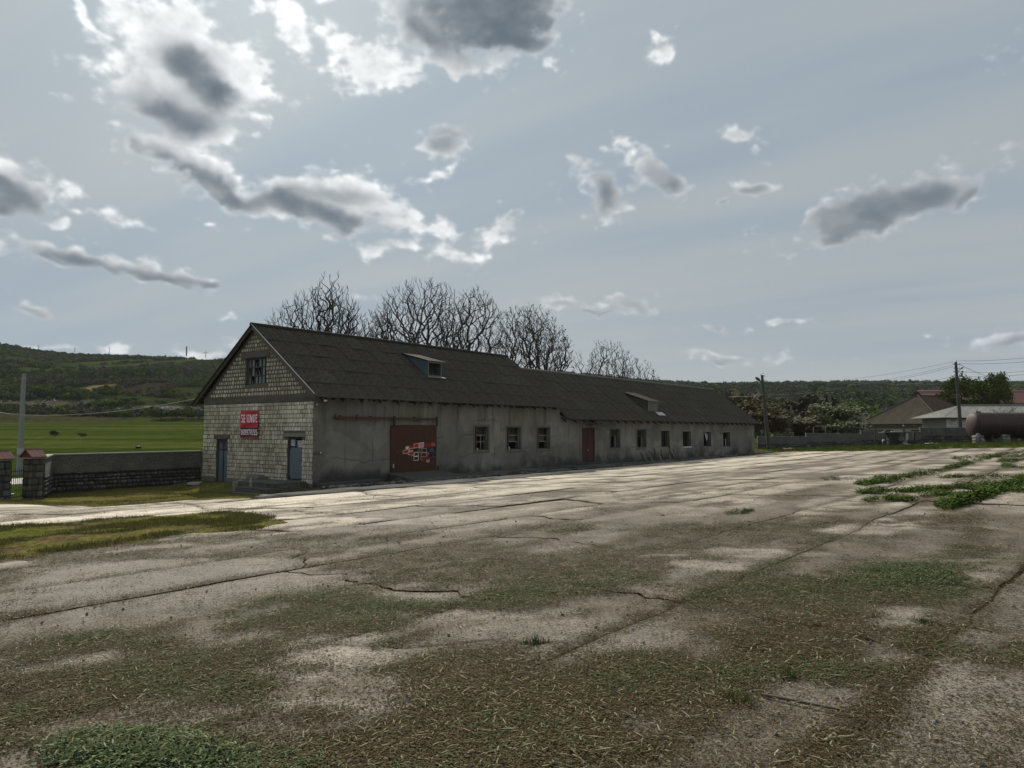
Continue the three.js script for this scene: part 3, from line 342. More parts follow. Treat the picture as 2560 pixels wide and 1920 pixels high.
// back wall, far gable, floor: they keep the inside dark
part('rear_wall', box(XE, 4.4, .4, XE / 2, 1.8, ZB + .2), inner, wh); part('floor', box(XE - .5, .1, -ZB - .9, XE / 2, .1, ZB / 2), std([.09, .085, .075], .95), wh);
{ const s = new THREE.Shape(); s.moveTo(0, -.4); s.lineTo(-ZB, -.4); s.lineTo(-ZB, EL + .2); s.lineTo(-ZR, RL - .08); s.lineTo(0, EL + .2); s.closePath(); const g = new THREE.ExtrudeGeometry(s, { depth: .35, bevelEnabled: false }); g.rotateY(Math.PI / 2).translate(XE - .36, 0, -.003); part('end_wall', g, inner, wh);
  const t = new THREE.Shape(); t.moveTo(0, EL); t.lineTo(-ZB, EL); t.lineTo(-ZB, EH + .1); t.lineTo(-ZR, RH - .08); t.lineTo(0, EH + .1); t.closePath(); const g2 = new THREE.ExtrudeGeometry(t, { depth: .2, bevelEnabled: false }); g2.rotateY(Math.PI / 2).translate(XS - .25, 0, -.43); g2.scale(1, 1, .98); part('step_gable', g2, inner, wh); }
// gable wall: mortar core with real openings, then the blocks
const gDoorL = [-7.88, -6.87, -.12, 2.10], gDoorR = [-1.88, -.79, .24, 2.24], gWin = [-5.42, -3.69, 4.83, 6.17];
{ const s = new THREE.Shape(); s.moveTo(-.425, -.5); s.lineTo(-.425, EH + .3); s.lineTo(ZR, RH - .07); s.lineTo(ZB, EH + .1); s.lineTo(ZB, -.5); s.closePath(); for (const [a, b, c, d] of [gDoorL, gDoorR, gWin]) { const p = new THREE.Path(); p.moveTo(a, c); p.lineTo(b, c); p.lineTo(b, d); p.lineTo(a, d); p.closePath(); s.holes.push(p); } const g = new THREE.ExtrudeGeometry(s, { depth: .38, bevelEnabled: false }); g.rotateY(-Math.PI / 2); g.scale(-1, 1, 1); // shape x -> z
  const p = g.attributes.position, q = []; for (let i = 0; i < p.count; i++) { const x = p.getX(i), y = p.getY(i), z = p.getZ(i); p.setXYZ(i, Math.abs(x), y, z); } g.computeVertexNormals(); part('mortar_wall', g, std([.125, .114, .088], .98, { bumpMap: soilBump, bumpScale: .03 }), wh); }
{
  const r = rng(17), tones = [[.20, .185, .145], [.235, .215, .165], [.27, .25, .20], [.29, .275, .225], [.32, .30, .25], [.35, .33, .28], [.38, .36, .31], [.43, .415, .365]].map(c => std(c.map((v, i) => v * [1.80, 1.745, 1.62][i]), .95, { bumpMap: soilBump, bumpScale: .02 }));
  const shapes = [1, 2, 3, 4].map(k => bevelBox(1, 1, 1, .07, k, .07)), rough = [5, 6, 7].map(k => bevelBox(1, 1, 1, .16, k, .14));
  const all = [], holes = [gDoorL, gDoorR, gWin, [-2.2, -.55, 2.24, 2.42], [-8.1, -6.65, 2.10, 2.27], [-5.75, -3.4, 6.17, 6.42], [-5.6, -3.5, 4.70, 4.83]];
  let y = .10; const rowsY = []; while (y < 3.88) { const h = rr(.185, .225, r); rowsY.push([y, Math.min(h, 3.9 - y), false]); y += h; } y = 4.26; while (y < 7.6) { const h = rr(.19, .22, r); rowsY.push([y, h, true]); y += h; }
  for (const [yy, h, top] of rowsY) { const lim = q => q < EH ? [ZB, 0] : [lerp(ZB, ZR, (q - EH + .12) / (RH - EH)), lerp(0, ZR, (q - EH + .12) / (RH - EH))]; const [a, b] = lim(yy + h); let z = a + .01 + rr(0, .08, r); while (z < b - .06) { let w = r() < .55 ? rr(.14, .20, r) : rr(.20, .30, r); if (z > -2.7 && z < -.3 && !top) w *= .95; if (!top && z > b - .45) w = Math.min(w, b - z); w = Math.min(w, b - z); const m = top ? .026 : rr(.008, .016, r); const hole = holes.find(([a0, b0, c0, d0]) => z + w > a0 + .01 && z < b0 - .01 && yy + h > c0 + .04 && yy < d0 - .04); if (hole) { if (z < hole[0] - .07) w = hole[0] - z; else { z = hole[1]; continue; } } if (w > .07) all.push([z + w / 2, yy + h / 2, w - m * 2.3, (h - m * 1.0) * rr(top ? .80 : .95, 1, r), top || r() < .12]); z += w; } }
  const eyeLoc = [-22.3, 2.5, 28.4]; all.sort((p, q) => Math.hypot(eyeLoc[0], eyeLoc[2] - p[0]) / Math.sqrt(p[2] * p[3]) - Math.hypot(eyeLoc[0], eyeLoc[2] - q[0]) / Math.sqrt(q[2] * q[3]));
  const rest = {}; const wallStones = all.length;
  all.forEach(([z, yy, w, h, rg], i) => { const sh = rg ? rough[Math.floor(r() * 3)] : shapes[Math.floor(r() * 4)], mi = clamp(Math.floor((r() * .62 + fbm(z * .7 + 3, yy * .9, 3) * 1.3 - .46) * tones.length), 0, tones.length - 1), pr = rg ? rr(.01, .035, r) : rr(.012, .028, r), d = .12;
    if (i < 290) { const m = part('limestone_block', sh, tones[mi], wh, [d / 2 - pr, yy, z], [rr(-.02, .02, r), 0, rr(-.03, .03, r)]); m.scale.set(d, h, w); }
    else { const g = sh.clone(); g.scale(d, h, w); g.rotateX(rr(-.04, .04, r)); g.translate(d / 2 - pr, yy, z); (rest[mi] ||= []).push(g); } });
  for (const k in rest) { const m = part('limestone_blocks', merge(rest[k]), tones[k], wh); m.userData.kind = 'stuff'; }
  // concrete ring beam, lintels, plinth
  const conc = std([.135, .128, .112], .95, { map: rep(concTex, .8), bumpMap: concBump, bumpScale: .01 });
  part('ring_beam', bevelBox(.3, .34, 9.16, .012, 3, .0).translate(.13, 4.07, ZB / 2), conc, wh); part('lintel', bevelBox(.2, .16, 1.6, .01, 2, .004).translate(.06, 2.335, -1.36), std([.20, .185, .16], .95), wh); part('lintel', bevelBox(.2, .15, 1.4, .01, 4, .004).translate(.06, 2.185, -7.37), conc, wh); part('lintel', bevelBox(.2, .22, 2.3, .01, 6, .004).translate(.06, 6.30, -4.57), std([.10, .092, .085], .95), wh);
  part('plinth', merge([bevelBox(.22, .75, 1.24, .02, 8, .01).translate(.05, -.2, -8.55), bevelBox(.22, .72, 2.5, .02, 9, .01).translate(.05, -.22, -5.58)]), std([.17, .16, .145], .97, { bumpMap: soilBump, bumpScale: .04 }), wh);
}
// roof: single corrugated sheets, laid in five courses on the yard side
const sheetMats = [[.066, .055, .040], [.069, .057, .041], [.064, .054, .040], [.072, .060, .043], [.066, .055, .038], [.063, .054, .039], [.078, .067, .050]].map(c => std(c, .95, { map: rep(soilTex, .45), bumpMap: soilBump, bumpScale: .006 }));
function sheetGeo(w, l, waves, amp) { const o = { p: [], uv: [], i: [] }, n = waves * 4; for (let j = 0; j < 2; j++) for (let i = 0; i <= n; i++) { const x = i / n * w; o.p.push(x, Math.cos(i / 4 * 2 * Math.PI) * amp, j ? 0 : l); o.uv.push(x * .5, j * l * .5); } for (let i = 0; i < n; i++) o.i.push(i, i + 1, i + n + 1, i + 1, i + n + 2, i + n + 1); return fromPI(o); }
{
  const r = rng(23), slope = Math.atan2(RH - EH, OV - ZR), len = Math.hypot(RH - EH, OV - ZR), nr = 5, ex = len / nr, sh = sheetGeo(1.1, ex + .14, 5, .030), back = sheetGeo(1.15, len + .3, 7, .026);
  function roofSide(x0, x1, ridge, cut) { const n = Math.round((x1 - x0) / 1.1), w = (x1 - x0) / n; for (let k = 0; k < nr; k++) for (let i = 0; i < n; i++) { const t = k * ex, z = ZR + t * Math.cos(slope), y = ridge - t * Math.sin(slope); const xa = x0 + i * w; if (cut && cut(xa + w / 2, z + ex / 2)) continue; const m = part('roof_sheet', sh, sheetMats[Math.floor(Math.pow(r(), 1.4) * sheetMats.length)], wh, [xa, y + .02 + rr(0, .008, r), z + rr(-.015, .015, r)], [slope - .020 + rr(-.003, .003, r), 0, 0]); m.scale.x = w / 1.1; } }
  roofSide(-.28, XS + .2, RH, null); roofSide(XS + .22, XE + .35, RL, null);
  const bk = []; for (const [x0, x1, rd] of [[-.28, XS + .2, RH], [XS + .22, XE + .35, RL]]) { for (let x = x0; x < x1 - .3; x += 1.1) { const g = back.clone(); g.rotateX(-slope).translate(0, 0, 0); const q = back.clone(); q.rotateY(Math.PI).translate(1.15, 0, 0); q.rotateX(-slope); q.translate(x, rd + .03, ZR); bk.push(q); } }
  part('rear_roof', merge(bk), sheetMats[0], wh);
  const cap = (x0, x1, y) => { const o = { p: [], i: [] }; tubeGeo([V(x0, y, ZR), V((x0 + x1) / 2, y + .01, ZR), V(x1, y, ZR)], [.11, .11, .11], 8, o); return fromPI(o); };
  part('ridge_cap', cap(-.3, XS + .2, RH + .035), sheetMats[3], wh); part('ridge_cap', cap(XS + .25, XE + .38, RL + .035), std([.12, .115, .095], .9), wh);
  // verge boards on the gable, rafters under the eaves
  const board = (za, ya, zb, yb, x, h = .16) => { const l = Math.hypot(zb - za, yb - ya), g = new THREE.BoxGeometry(.035, h, l); g.rotateX(-Math.atan2(yb - ya, zb - za)); g.translate(x, (ya + yb) / 2 - .10, (za + zb) / 2); return g; };
  part('verge_board', board(OV - .05, EH + .02, ZR, RH, -.22), std([.10, .095, .085], .9), wh, null, null); part('verge_board', board(ZR, RH, ZB - .5, EH - .06, -.22), darkWood, wh);
  part('verge_strip', board(OV, EH + .20, ZR, RH + .17, -.29, .025), std([.42, .42, .40], .6), wh);
  for (let x = .2; x < XE; x += 1.2) { const ry = x < XS ? EH : EL; part('rafter_end', new THREE.BoxGeometry(.07, .11, .55), darkWood, wh, [x, ry - .03, OV - .22], [slope, 0, 0]); }
  for (const [x0, x1, ry] of [[-.2, XS, EH], [XS + .1, XE + .2, EL]]) part('eave_batten', box(x1 - x0, .06, .05, (x0 + x1) / 2, ry + .015, OV - .09), darkWood, wh);
  // rubble and nests stuffed under the eaves: short brick ends
  for (let x = .6; x < XS - .2; x += rr(.3, .7, r)) part('brick_end', bevelBox(rr(.12, .25, r), rr(.07, .12, r), .14, .012, 3, .05), darkWood, wh, [x, EH + .0 - rr(.02, .1, r), .06]);
}
// dormers
{
  const sl = (RH - EH) / (OV - ZR), roofY = (z, e) => e + (OV - z) * sl, zf = -1.62, blue = std([.075, .105, .125], .8, { bumpMap: soilBump, bumpScale: .01 }), x0 = 9.25, x1 = 10.4, yf = roofY(zf, EH), yt = 6.52;
  const d = part('dormer', merge([box(.07, yt - yf, .07, x0 + .035, (yt + yf) / 2, zf), box(.07, yt - yf, .07, x1 - .035, (yt + yf) / 2, zf), box(x1 - x0, .12, .09, (x0 + x1) / 2, yf + .06, zf), box(x1 - x0, .09, .08, (x0 + x1) / 2, yt - .045, zf)]), std([.12, .13, .125], .8), wh);
  const tri = (x) => { const o = { p: [], i: [] }; const zb = zf - (yt - yf) / (sl - .26) ; for (const xx of [x - .02, x + .02]) o.p.push(xx, yf, zf, xx, yt, zf, xx, yt + (zf - zb) * .26, zb); o.i.push(0, 1, 2, 3, 5, 4, 0, 3, 1, 1, 3, 4, 1, 4, 2, 2, 4, 5, 0, 2, 3, 2, 5, 3); return fromPI(o).toNonIndexed(); };
  const fl = g => { g.computeVertexNormals(); return g; }; part('cheek', fl(tri(x0)), blue, d); part('cheek', fl(tri(x1)), blue, d);
  part('dormer_roof', (() => { const g = sheetGeo(x1 - x0 + .44, 2.2, 9, .02); g.rotateX(.254).translate(x0 - .22, yt + .06 + 1.98 * .26, zf - 1.98); return g; })(), sheetMats[6], d);
  part('opening_board', box(x1 - x0 - .14, yt - yf - .2, .03, (x0 + x1) / 2, (yt + yf) / 2, zf - .35), std([.02, .022, .022], .9), d); part('flashing', (() => { const g = new THREE.BoxGeometry(x1 - x0 + .3, .02, .22); g.rotateX(Math.atan(sl) * .6); g.translate((x0 + x1) / 2 + .08, yf + .02, zf + .1); return g; })(), std([.35, .36, .36], .45, { metalness: .6 }), d);
  const X0 = 34.5, X1 = 36.3, Zf = -.62, Yf = roofY(Zf, EL), Yt = 4.98, e2 = part('dormer', merge([box(.08, Yt - Yf, .08, X0 + .04, (Yt + Yf) / 2, Zf - .04), box(.08, Yt - Yf, .08, X1 - .04, (Yt + Yf) / 2, Zf - .04), box(X1 - X0, .08, .08, (X0 + X1) / 2, Yt - .04, Zf - .05)]), greyWood, wh);
  const zb = Zf - (Yt - Yf) / (sl - .34), r = rng(9); for (let k = 0; k < 13; k++) { const z1 = Zf - k * (Zf - zb) / 13, z0 = z1 - (Zf - zb) / 13 + .012, ya = roofY(z1, EL) + .02, yb = roofY(z0, EL) + .02; const o = { p: [], i: [] }; for (const xx of [X0 - .02, X0 + .01]) o.p.push(xx, ya, z1, xx, yb, z0, xx, Yt + (Zf - z0) * .34, z0, xx, Yt + (Zf - z1) * .34, z1); o.i.push(0, 1, 2, 0, 2, 3, 4, 6, 5, 4, 7, 6, 0, 4, 5, 0, 5, 1, 0, 3, 7, 0, 7, 4); part('plank', fl(fromPI(o).toNonIndexed()), std([.075, .068, .06].map(v => v * rr(.6, 1.2, r)), .95), e2); }
  for (let k = 0; k < 9; k++) { const w = (X1 - X0) / 9; part('plank', box(w - .012, Yt - Yf - .1 + rr(-.04, .04, r), .025, X0 + (k + .5) * w, (Yt + Yf) / 2, Zf), std([.13, .122, .11].map(v => v * rr(.65, 1.2, r)), .95), e2); }
  part('dormer_roof', (() => { const g = sheetGeo(X1 - X0 + .5, 3.8, 14, .022); g.rotateX(.328).translate(X0 - .25, Yt + .06 + 3.45 * .34, Zf - 3.45); return g; })(), sheetMats[3], e2); part('flashing', (() => { const g = new THREE.BoxGeometry(1.3, .02, .5); g.rotateX(Math.atan(sl)); g.translate(X1 - .1, Yf - .1, Zf + .28); return g; })(), std([.40, .41, .41], .5, { metalness: .5 }), e2);
}
// windows in the yard front
const glass = new THREE.MeshPhysicalMaterial({ color: lin(.8, .86, .85), roughness: .08, transmission: 1, thickness: 0, ior: 1.45 });
windows.forEach(([x0, x1, y0, y1], i) => {
  const r = rng(300 + i), w = x1 - x0, h = y1 - y0, z = -.24, fm = std(i < 3 ? [.085, .060, .045] : [.07, .066, .058], .85), f = part('window', merge([box(.06, h, .07, x0 + .03, (y0 + y1) / 2, z), box(.06, h, .07, x1 - .03, (y0 + y1) / 2, z), box(w - .12, .06, .07, (x0 + x1) / 2, y0 + .03, z), box(w - .12, .06, .07, (x0 + x1) / 2, y1 - .03, z)]), fm, wh);
  const mx = x0 + w * (i < 5 ? .30 : .5), pieces = i < 7; if (pieces) part('mullion', box(.07, h - .12, .06, mx, (y0 + y1) / 2, z), i === 0 ? std([.16, .04, .02], .8) : fm, f);
  if (i < 5) for (const t of [.36, .64]) part('glazing_bar', box(x1 - mx - .1, .028, .04, (mx + x1 - .02) / 2, y0 + h * t, z), i < 3 ? std([.36, .35, .33], .7) : fm, f);
  if (i < 5) part('pane', box(x1 - mx - .12, h * .34, .004, (mx + x1) / 2, y1 - .09 - h * .17, z), glass, f); if (i === 1 || i === 2) part('pane', box(x1 - mx - .12, h * .26, .004, (mx + x1) / 2, y0 + h * .5, z), glass, f);
  if (i === 0) part('glazing_bar', box(.02, h * .56, .04, mx + (x1 - mx) * .5, y0 + h * .34, z + .002), std([.36, .35, .33], .7), f);
  if (i === 4 || i === 3) part('shutter_board', box(.30, h * .9, .03, x1 - .2, (y0 + y1) / 2, z - .05), greyWood, f);
  if (i >= 5) part('lintel', box(w + .1, .07, .14, (x0 + x1) / 2, y1 + .02, -.05), std([.22, .21, .19], .9), f);
  if (i === 6) part('sill', box(w, .09, .2, (x0 + x1) / 2, y0 + .01, -.02), std([.62, .62, .6], .7), f);
  if (i === 7) { const o = { p: [], i: [] }; [[.45, .95], [.9, .85], [.95, .55], [.75, .35], [.62, .6]].forEach(([a, b]) => o.p.push(x0 + w * a, y0 + h * b, z - .02)); o.i.push(0, 1, 4, 1, 2, 4, 2, 3, 4); part('torn_sheet', fromPI(o), std([.34, .34, .35], .8), f); }
  if (i === 8) part('loose_strip', box(.10, .75, .02, x0 + w * .68, y0 + .42, z - .02), std([.5, .5, .5], .8), f);
  // chipped mortar surround around the openings
  if (i < 5) for (const [a, b, c, d] of [[x0 - .14, x0 - .02, y0 - .1, y1 + .1], [x1 + .02, x1 + .12, y0 - .1, y1 + .08], [x0 - .14, x1 + .12, y1 + .02, y1 + .13], [x0 - .14, x1 + .12, y0 - .16, y0 - .02]]) part('surround', bevelBox(b - a, d - c, .05, .012, i + 3, .012).translate((a + b) / 2, (c + d) / 2, -.004), std([.115, .112, .098], .95), f);
});
part('window_sill_cup', new THREE.CylinderGeometry(.05, .04, .13, 10), std([.5, .5, .47], .6), wh, [11.9, 1.47, -.12]); part('window_sill_cup', new THREE.CylinderGeometry(.05, .05, .16, 10), std([.45, .45, .42], .6), wh, [14.95, 1.47, -.12]);
// gable window: broken panes behind a bar grid
{
  const [a, b, c, d] = gWin, fm = std([.075, .08, .078], .8), f = part('window', merge([box(.07, d - c, .07, .16, (c + d) / 2, a + .035), box(.07, d - c, .07, .16, (c + d) / 2, b - .035), box(.07, .07, b - a, .16, c + .035, (a + b) / 2), box(.07, .07, b - a, .16, d - .035, (a + b) / 2)]), fm, wh);
  for (let k = 1; k < 6; k++) part('glazing_bar', box(.03, d - c - .1, .03, .13, (c + d) / 2, lerp(a, b, k / 6)), fm, f); for (const t of [.34, .66]) part('glazing_bar', box(.03, .035, b - a - .1, .126, lerp(c, d, t), (a + b) / 2), fm, f);
  const dim = new THREE.MeshPhysicalMaterial({ color: lin(.17, .19, .19), roughness: .35 }); const full = [[1, 1, 0, 1, 1, 1], [0, 1, 0, 0, 1, 1], [1, 0, 1, 1, 1, 1]]; for (let j = 0; j < 3; j++) for (let k = 0; k < 6; k++) { const z0 = lerp(a, b, k / 6) + .03, z1 = lerp(a, b, (k + 1) / 6) - .03, yy = lerp(c, d, (2.5 - j) / 3), hh = (d - c) / 3 - .06; if (full[j][k]) part('pane', box(.005, hh, z1 - z0, .17, yy, (z0 + z1) / 2), dim, f); else part('pane', (() => { const o = { p: [.17, yy - hh / 2, z0, .17, yy - hh / 2, z0 + .1, .17, yy + hh * .3, z0, .17, yy + hh / 2, z1 - .06, .17, yy + hh / 2, z1, .17, yy - hh * .2, z1], i: [0, 1, 2, 3, 4, 5] }; return fromPI(o); })(), dim, f); }
}
// gable doors: grey-blue sheet metal below, diamond mesh above
function meshGrille(z0, z1, y0, y1, n, x) { const l = []; const w = (z1 - z0) / n, h = w * 1.75; for (let k = -Math.ceil((y1 - y0) / h); k <= n; k++) for (const sgn of [1, -1]) { let pts = []; for (const q of [0, 1]) { const y = q ? y1 : y0; pts.push(V(x, y, (sgn > 0 ? z0 + k * w : z1 - k * w) + sgn * (y - y0) / h * w)); } let [p, q] = pts; const cl = (pt, lim) => { const o = sgn > 0 ? p : p; }; const dz = q.z - p.z, dy = q.y - p.y; let t0 = 0, t1 = 1; const ta = (z0 - p.z) / dz, tb = (z1 - p.z) / dz; t0 = Math.max(t0, Math.min(ta, tb)); t1 = Math.min(t1, Math.max(ta, tb)); if (t1 - t0 < .02) continue; l.push(rod(V(x, p.y + dy * t0, p.z + dz * t0), V(x, p.y + dy * t1, p.z + dz * t1), .009, 4)); } return merge(l); }
{
  const steel = std([.105, .135, .150], .55, { bumpMap: soilBump, bumpScale: .004 }), drk = std([.03, .032, .034], .7), bar = std([.30, .32, .33], .5);
  { const [a, b, c, d] = gDoorL, md = (a + b) / 2 + .02, f = part('door', merge([box(.06, d - c, .06, .10, (c + d) / 2, a + .03), box(.06, d - c, .06, .10, (c + d) / 2, b - .03), box(.06, .12, b - a - .12, .10, d - .06, (a + b) / 2)]), drk, wh);
    part('door_leaf', box(.03, 1.62, md - a - .09, .11, c + .83, (a + md) / 2 + .02), steel, f); part('door_leaf', box(.03, 1.62, b - md - .09, .11, c + .83, (b + md) / 2 - .02), steel, f); part('grille', meshGrille(a + .08, md - .03, c + 1.72, d - .13, 4, .10), bar, f); part('grille', meshGrille(md + .03, b - .08, c + 1.72, d - .05, 3, .10), bar, f); part('cross_bar', box(.05, .06, b - a - .12, .10, c + 1.675, (a + b) / 2), drk, f); part('centre_bar', box(.05, d - c - .1, .045, .085, (c + d) / 2 - .04, md), drk, f); part('hinge', box(.04, .12, .03, .07, c + 1.4, a + .01), drk, f); part('hinge', box(.04, .12, .03, .07, c + 1.4, b - .01), drk, f); }
  { const [a, b, c, d] = gDoorR, md = (a + b) / 2 - .05, f = part('door', merge([box(.06, d - c, .06, .10, (c + d) / 2, a + .03), box(.06, d - c, .06, .10, (c + d) / 2, b - .03), box(.06, .06, b - a - .12, .10, d - .03, (a + b) / 2)]), drk, wh);
    const s = new THREE.Shape(), w = b - a - .14, h = 1.42, k = .12; s.moveTo(k, 0); s.lineTo(w - k, 0); s.lineTo(w, k); s.lineTo(w, h - k); s.lineTo(w - k, h); s.lineTo(k, h); s.lineTo(0, h - k); s.lineTo(0, k); s.closePath(); const g = new THREE.ExtrudeGeometry(s, { depth: .012, bevelEnabled: true, bevelSize: .01, bevelThickness: .006, bevelSegments: 1 }); g.rotateY(-Math.PI / 2); g.translate(.09, c + .06, a + .07); part('door_leaf', box(.02, 1.5, b - a - .13, .115, c + .78, (a + b) / 2), std([.07, .088, .098], .6), f); part('raised_panel', g, steel, f);
    part('grille', meshGrille(a + .09, md - .03, c + 1.66, d - .10, 3, .10), std([.55, .56, .56], .5), f); part('grille', meshGrille(md + .04, b - .09, c + 1.58, d - .14, 3, .10), std([.55, .56, .56], .5), f); part('centre_bar', box(.05, .46, .06, .095, d - .27, md), drk, f); part('white_pane', box(.004, .3, md - a - .13, .14, d - .27, (a + md) / 2), std([.55, .56, .57], .5), f); part('white_pane', box(.004, .34, b - md - .15, .14, d - .32, (b + md) / 2), std([.55, .56, .57], .5), f); part('handle', box(.04, .14, .02, .06, c + .95, b - .14), drk, f); }
}
// sliding door with graffiti, its rail and hangers
{
  const cv = document.createElement('canvas'); cv.width = 1024; cv.height = 800; const g = cv.getContext('2d'); const [a, b, c, d] = doorBig; g.fillStyle = '#43240c'; g.fillRect(0, 0, 1024, 800); const r = rng(44); for (let k = 0; k < 1500; k++) { g.fillStyle = `rgba(${30 + r() * 60 | 0},${14 + r() * 30 | 0},${6 + r() * 16 | 0},${.05 + r() * .10})`; g.fillRect(r() * 1024, r() * 800, 2 + r() * 6, 20 + r() * 220); }
  const q = (x, y) => [(x - 195) / 1110 * 1024, (y - 245) / 1180 * 800], blk = (pts, f, s, w = 9) => { g.beginPath(); pts.forEach((p, i) => { const [x, y] = q(...p); i ? g.lineTo(x, y) : g.moveTo(x, y); }); g.closePath(); if (f) { g.fillStyle = f; g.fill(); } if (s) { g.strokeStyle = s; g.lineWidth = w; g.lineJoin = 'round'; g.stroke(); } };
  const W = '#d8c6bb', RD = '#9c1518', DK = '#1d0f12', PK = '#b98a84';
  blk([[520, 810], [560, 770], [620, 765], [620, 815], [560, 850]], '#cfd0c6'); blk([[480, 870], [600, 850], [620, 900], [580, 950], [470, 945]], RD, W); blk([[600, 780], [720, 710], [740, 800], [640, 830]], RD, null); blk([[735, 715], [840, 700], [850, 800], [740, 815]], RD, W); blk([[620, 830], [720, 815], [700, 880], [625, 890]], RD, W); blk([[590, 930], [690, 895], [760, 940], [730, 1000], [600, 980]], RD, W); blk([[865, 690], [980, 680], [975, 800], [860, 810]], PK, W); blk([[700, 850], [840, 820], [840, 930], [720, 920]], DK, '#6d3a34', 5); blk([[860, 820], [930, 830], [930, 930], [860, 935]], '#3a2a18', W, 5); blk([[930, 840], [1040, 830], [1040, 930], [930, 930]], DK, W, 5); blk([[740, 940], [830, 920], [840, 1020], [740, 1030]], DK, '#e6e4df', 10); blk([[730, 1040], [840, 1030], [845, 1130], [730, 1130]], DK, '#e6e4df', 9); blk([[900, 960], [1030, 940], [1040, 1040], [920, 1040]], '#4a1013', W, 5); blk([[990, 720], [1250, 700], [1270, 780], [1050, 800]], '#8c1a1a', null); blk([[1180, 690], [1250, 710], [1260, 770], [1170, 760]], '#a44', '#c9827a', 5); blk([[1060, 830], [1280, 800], [1290, 1060], [1080, 1050]], '#15121c', null); blk([[1040, 930], [1110, 960], [1070, 1040]], '#7a1a3a', W, 4); blk([[1210, 960], [1280, 940], [1295, 1050], [1210, 1050]], null, '#5a6a8a', 6); blk([[1130, 870], [1200, 830], [1230, 900], [1150, 930]], '#2c2630', '#a7a7a7', 4); blk([[940, 1050], [1100, 1060], [1120, 1130], [960, 1130]], '#7c1c2e', null); blk([[1040, 1140], [1130, 1120], [1120, 1200], [1030, 1190]], PK, null); blk([[1130, 1080], [1240, 1090], [1240, 1180], [1140, 1180]], '#3c0c12', '#7a3a3a', 4); blk([[890, 1050], [930, 1060], [950, 1140], [900, 1120]], null, '#c98a4a', 6); g.fillStyle = 'rgba(140,40,45,.5)'; for (const x of [760, 880]) { const [X, Y] = q(x, 1130); g.fillRect(X, Y, 7, 150); }
  for (let k = 0; k < 500; k++) { g.fillStyle = `rgba(40,18,10,${r() * .35})`; g.fillRect(250 + r() * 774, 300 + r() * 400, 2 + r() * 5, 3 + r() * 20); }
  const t = new THREE.CanvasTexture(cv); t.colorSpace = THREE.SRGBColorSpace; const dm = new THREE.MeshStandardMaterial({ map: t, roughness: .8 }), n = 7, w = b - a + .2, h = d - c - .02, z = .06;
  const door = part('sliding_door', merge([box(w, .10, .04, (a + b) / 2, d - .12, z - .05), box(w, .10, .04, (a + b) / 2, c + .14, z - .05)]), darkWood, wh);
  for (let k = 0; k < n; k++) { const pw = w / n, gq = new THREE.BoxGeometry(pw - .008, h, .035), u = gq.attributes.uv; for (let i = 0; i < u.count; i++) u.setX(i, (k + u.getX(i)) / n); gq.translate(a - .1 + (k + .5) * pw, c + h / 2, z + (k % 2) * .003); part('plank', gq, dm, door); }
  const rust = std([.085, .030, .018], .85, { bumpMap: soilBump, bumpScale: .006 }), rail = part('door_rail', box(7.1, .10, .07, 4.66, 3.17, .13), rust, wh); for (const x of [4.95, 8.12]) part('hanger', box(.12, .5, .06, x, 3.05, .18), std([.035, .025, .02], .8), rail); part('hanger', box(.06, .28, .06, 2.45, 3.2, .18), rust, rail); part('rail_stop', box(.04, .26, .05, 1.15, 3.22, .15), rust, rail); for (const x of [1.5, 3.4, 6.5]) part('bracket', box(.06, .14, .14, x, 3.2, .07), rust, rail);
  part('door_track_stone', bevelBox(.18, .5, .12, .03, 5, .08).translate(8.45, .42, .06), std([.07, .068, .06], .95), wh);
  part('door_pull', box(.05, .2, .05, a + .05, .75, z + .05), std([.4, .4, .38], .6), door);
}
{ const [a, b, c, d] = doorRed, red = std([.06, .014, .010], .7, { bumpMap: soilBump, bumpScale: .01 }), f = part('door', merge([box(.07, d - c, .08, a + .035, (c + d) / 2, -.1), box(.07, d - c, .08, b - .035, (c + d) / 2, -.1), box(b - a - .14, .08, .08, (a + b) / 2, d - .04, -.1)]), std([.04, .012, .009], .8), wh); const r = rng(3); for (let k = 0; k < 8; k++) { const w = (b - a - .14) / 8; part('plank', box(w - .01, d - c - .1, .03, a + .07 + (k + .5) * w, (c + d) / 2 - .03, -.1 + (k % 2) * .006), std([.062, .015, .011].map(v => v * rr(.6, 1.25, r)), .75), f); } part('padlock', new THREE.SphereGeometry(.045, 10, 8), std([.6, .6, .58], .4, { metalness: .6 }), f, [(a + b) / 2, c + .82, -.05]); part('centre_strip', box(.06, d - c - .12, .02, (a + b) / 2, (c + d) / 2, -.06), red, f);
  const can = part('door_canopy', (() => { const g = sheetGeo(2.2, 1.0, 11, .03); g.rotateX(.62).translate(23.9, 3.42, .25); return g; })(), sheetMats[4], wh); part('brace', rod(V(23.7, 2.95, .02), V(24.6, 3.1, .95), .03, 5), darkWood, can); part('brace', rod(V(26, 2.95, .02), V(25.6, 3.05, .95), .03, 5), darkWood, can); }
// small fittings
{ const p = part('wall_lamp', box(.32, .24, .06, .58, 3.98, .05), std([.03, .03, .03], .6), wh); part('lamp_face', box(.24, .15, .01, .58, 3.98, .084), std([.78, .78, .76], .5), p); part('bracket', box(.06, .14, .05, .58, 4.12, .04), std([.03, .03, .03], .6), p);
  const s = part('socket_box', box(.42, .16, .05, .30, 1.53, .025), std([.09, .085, .075], .8), wh); part('socket', new THREE.CylinderGeometry(.04, .04, .03, 10), std([.6, .6, .58], .5), s, [.40, 1.53, .06], [Math.PI / 2, 0, 0]);
  part('door_number_mark', box(.004, .07, .05, -.036, 3.42, -1.55), std([.8, .8, .78], .6), wh, null, [.5, 0, 0]); }

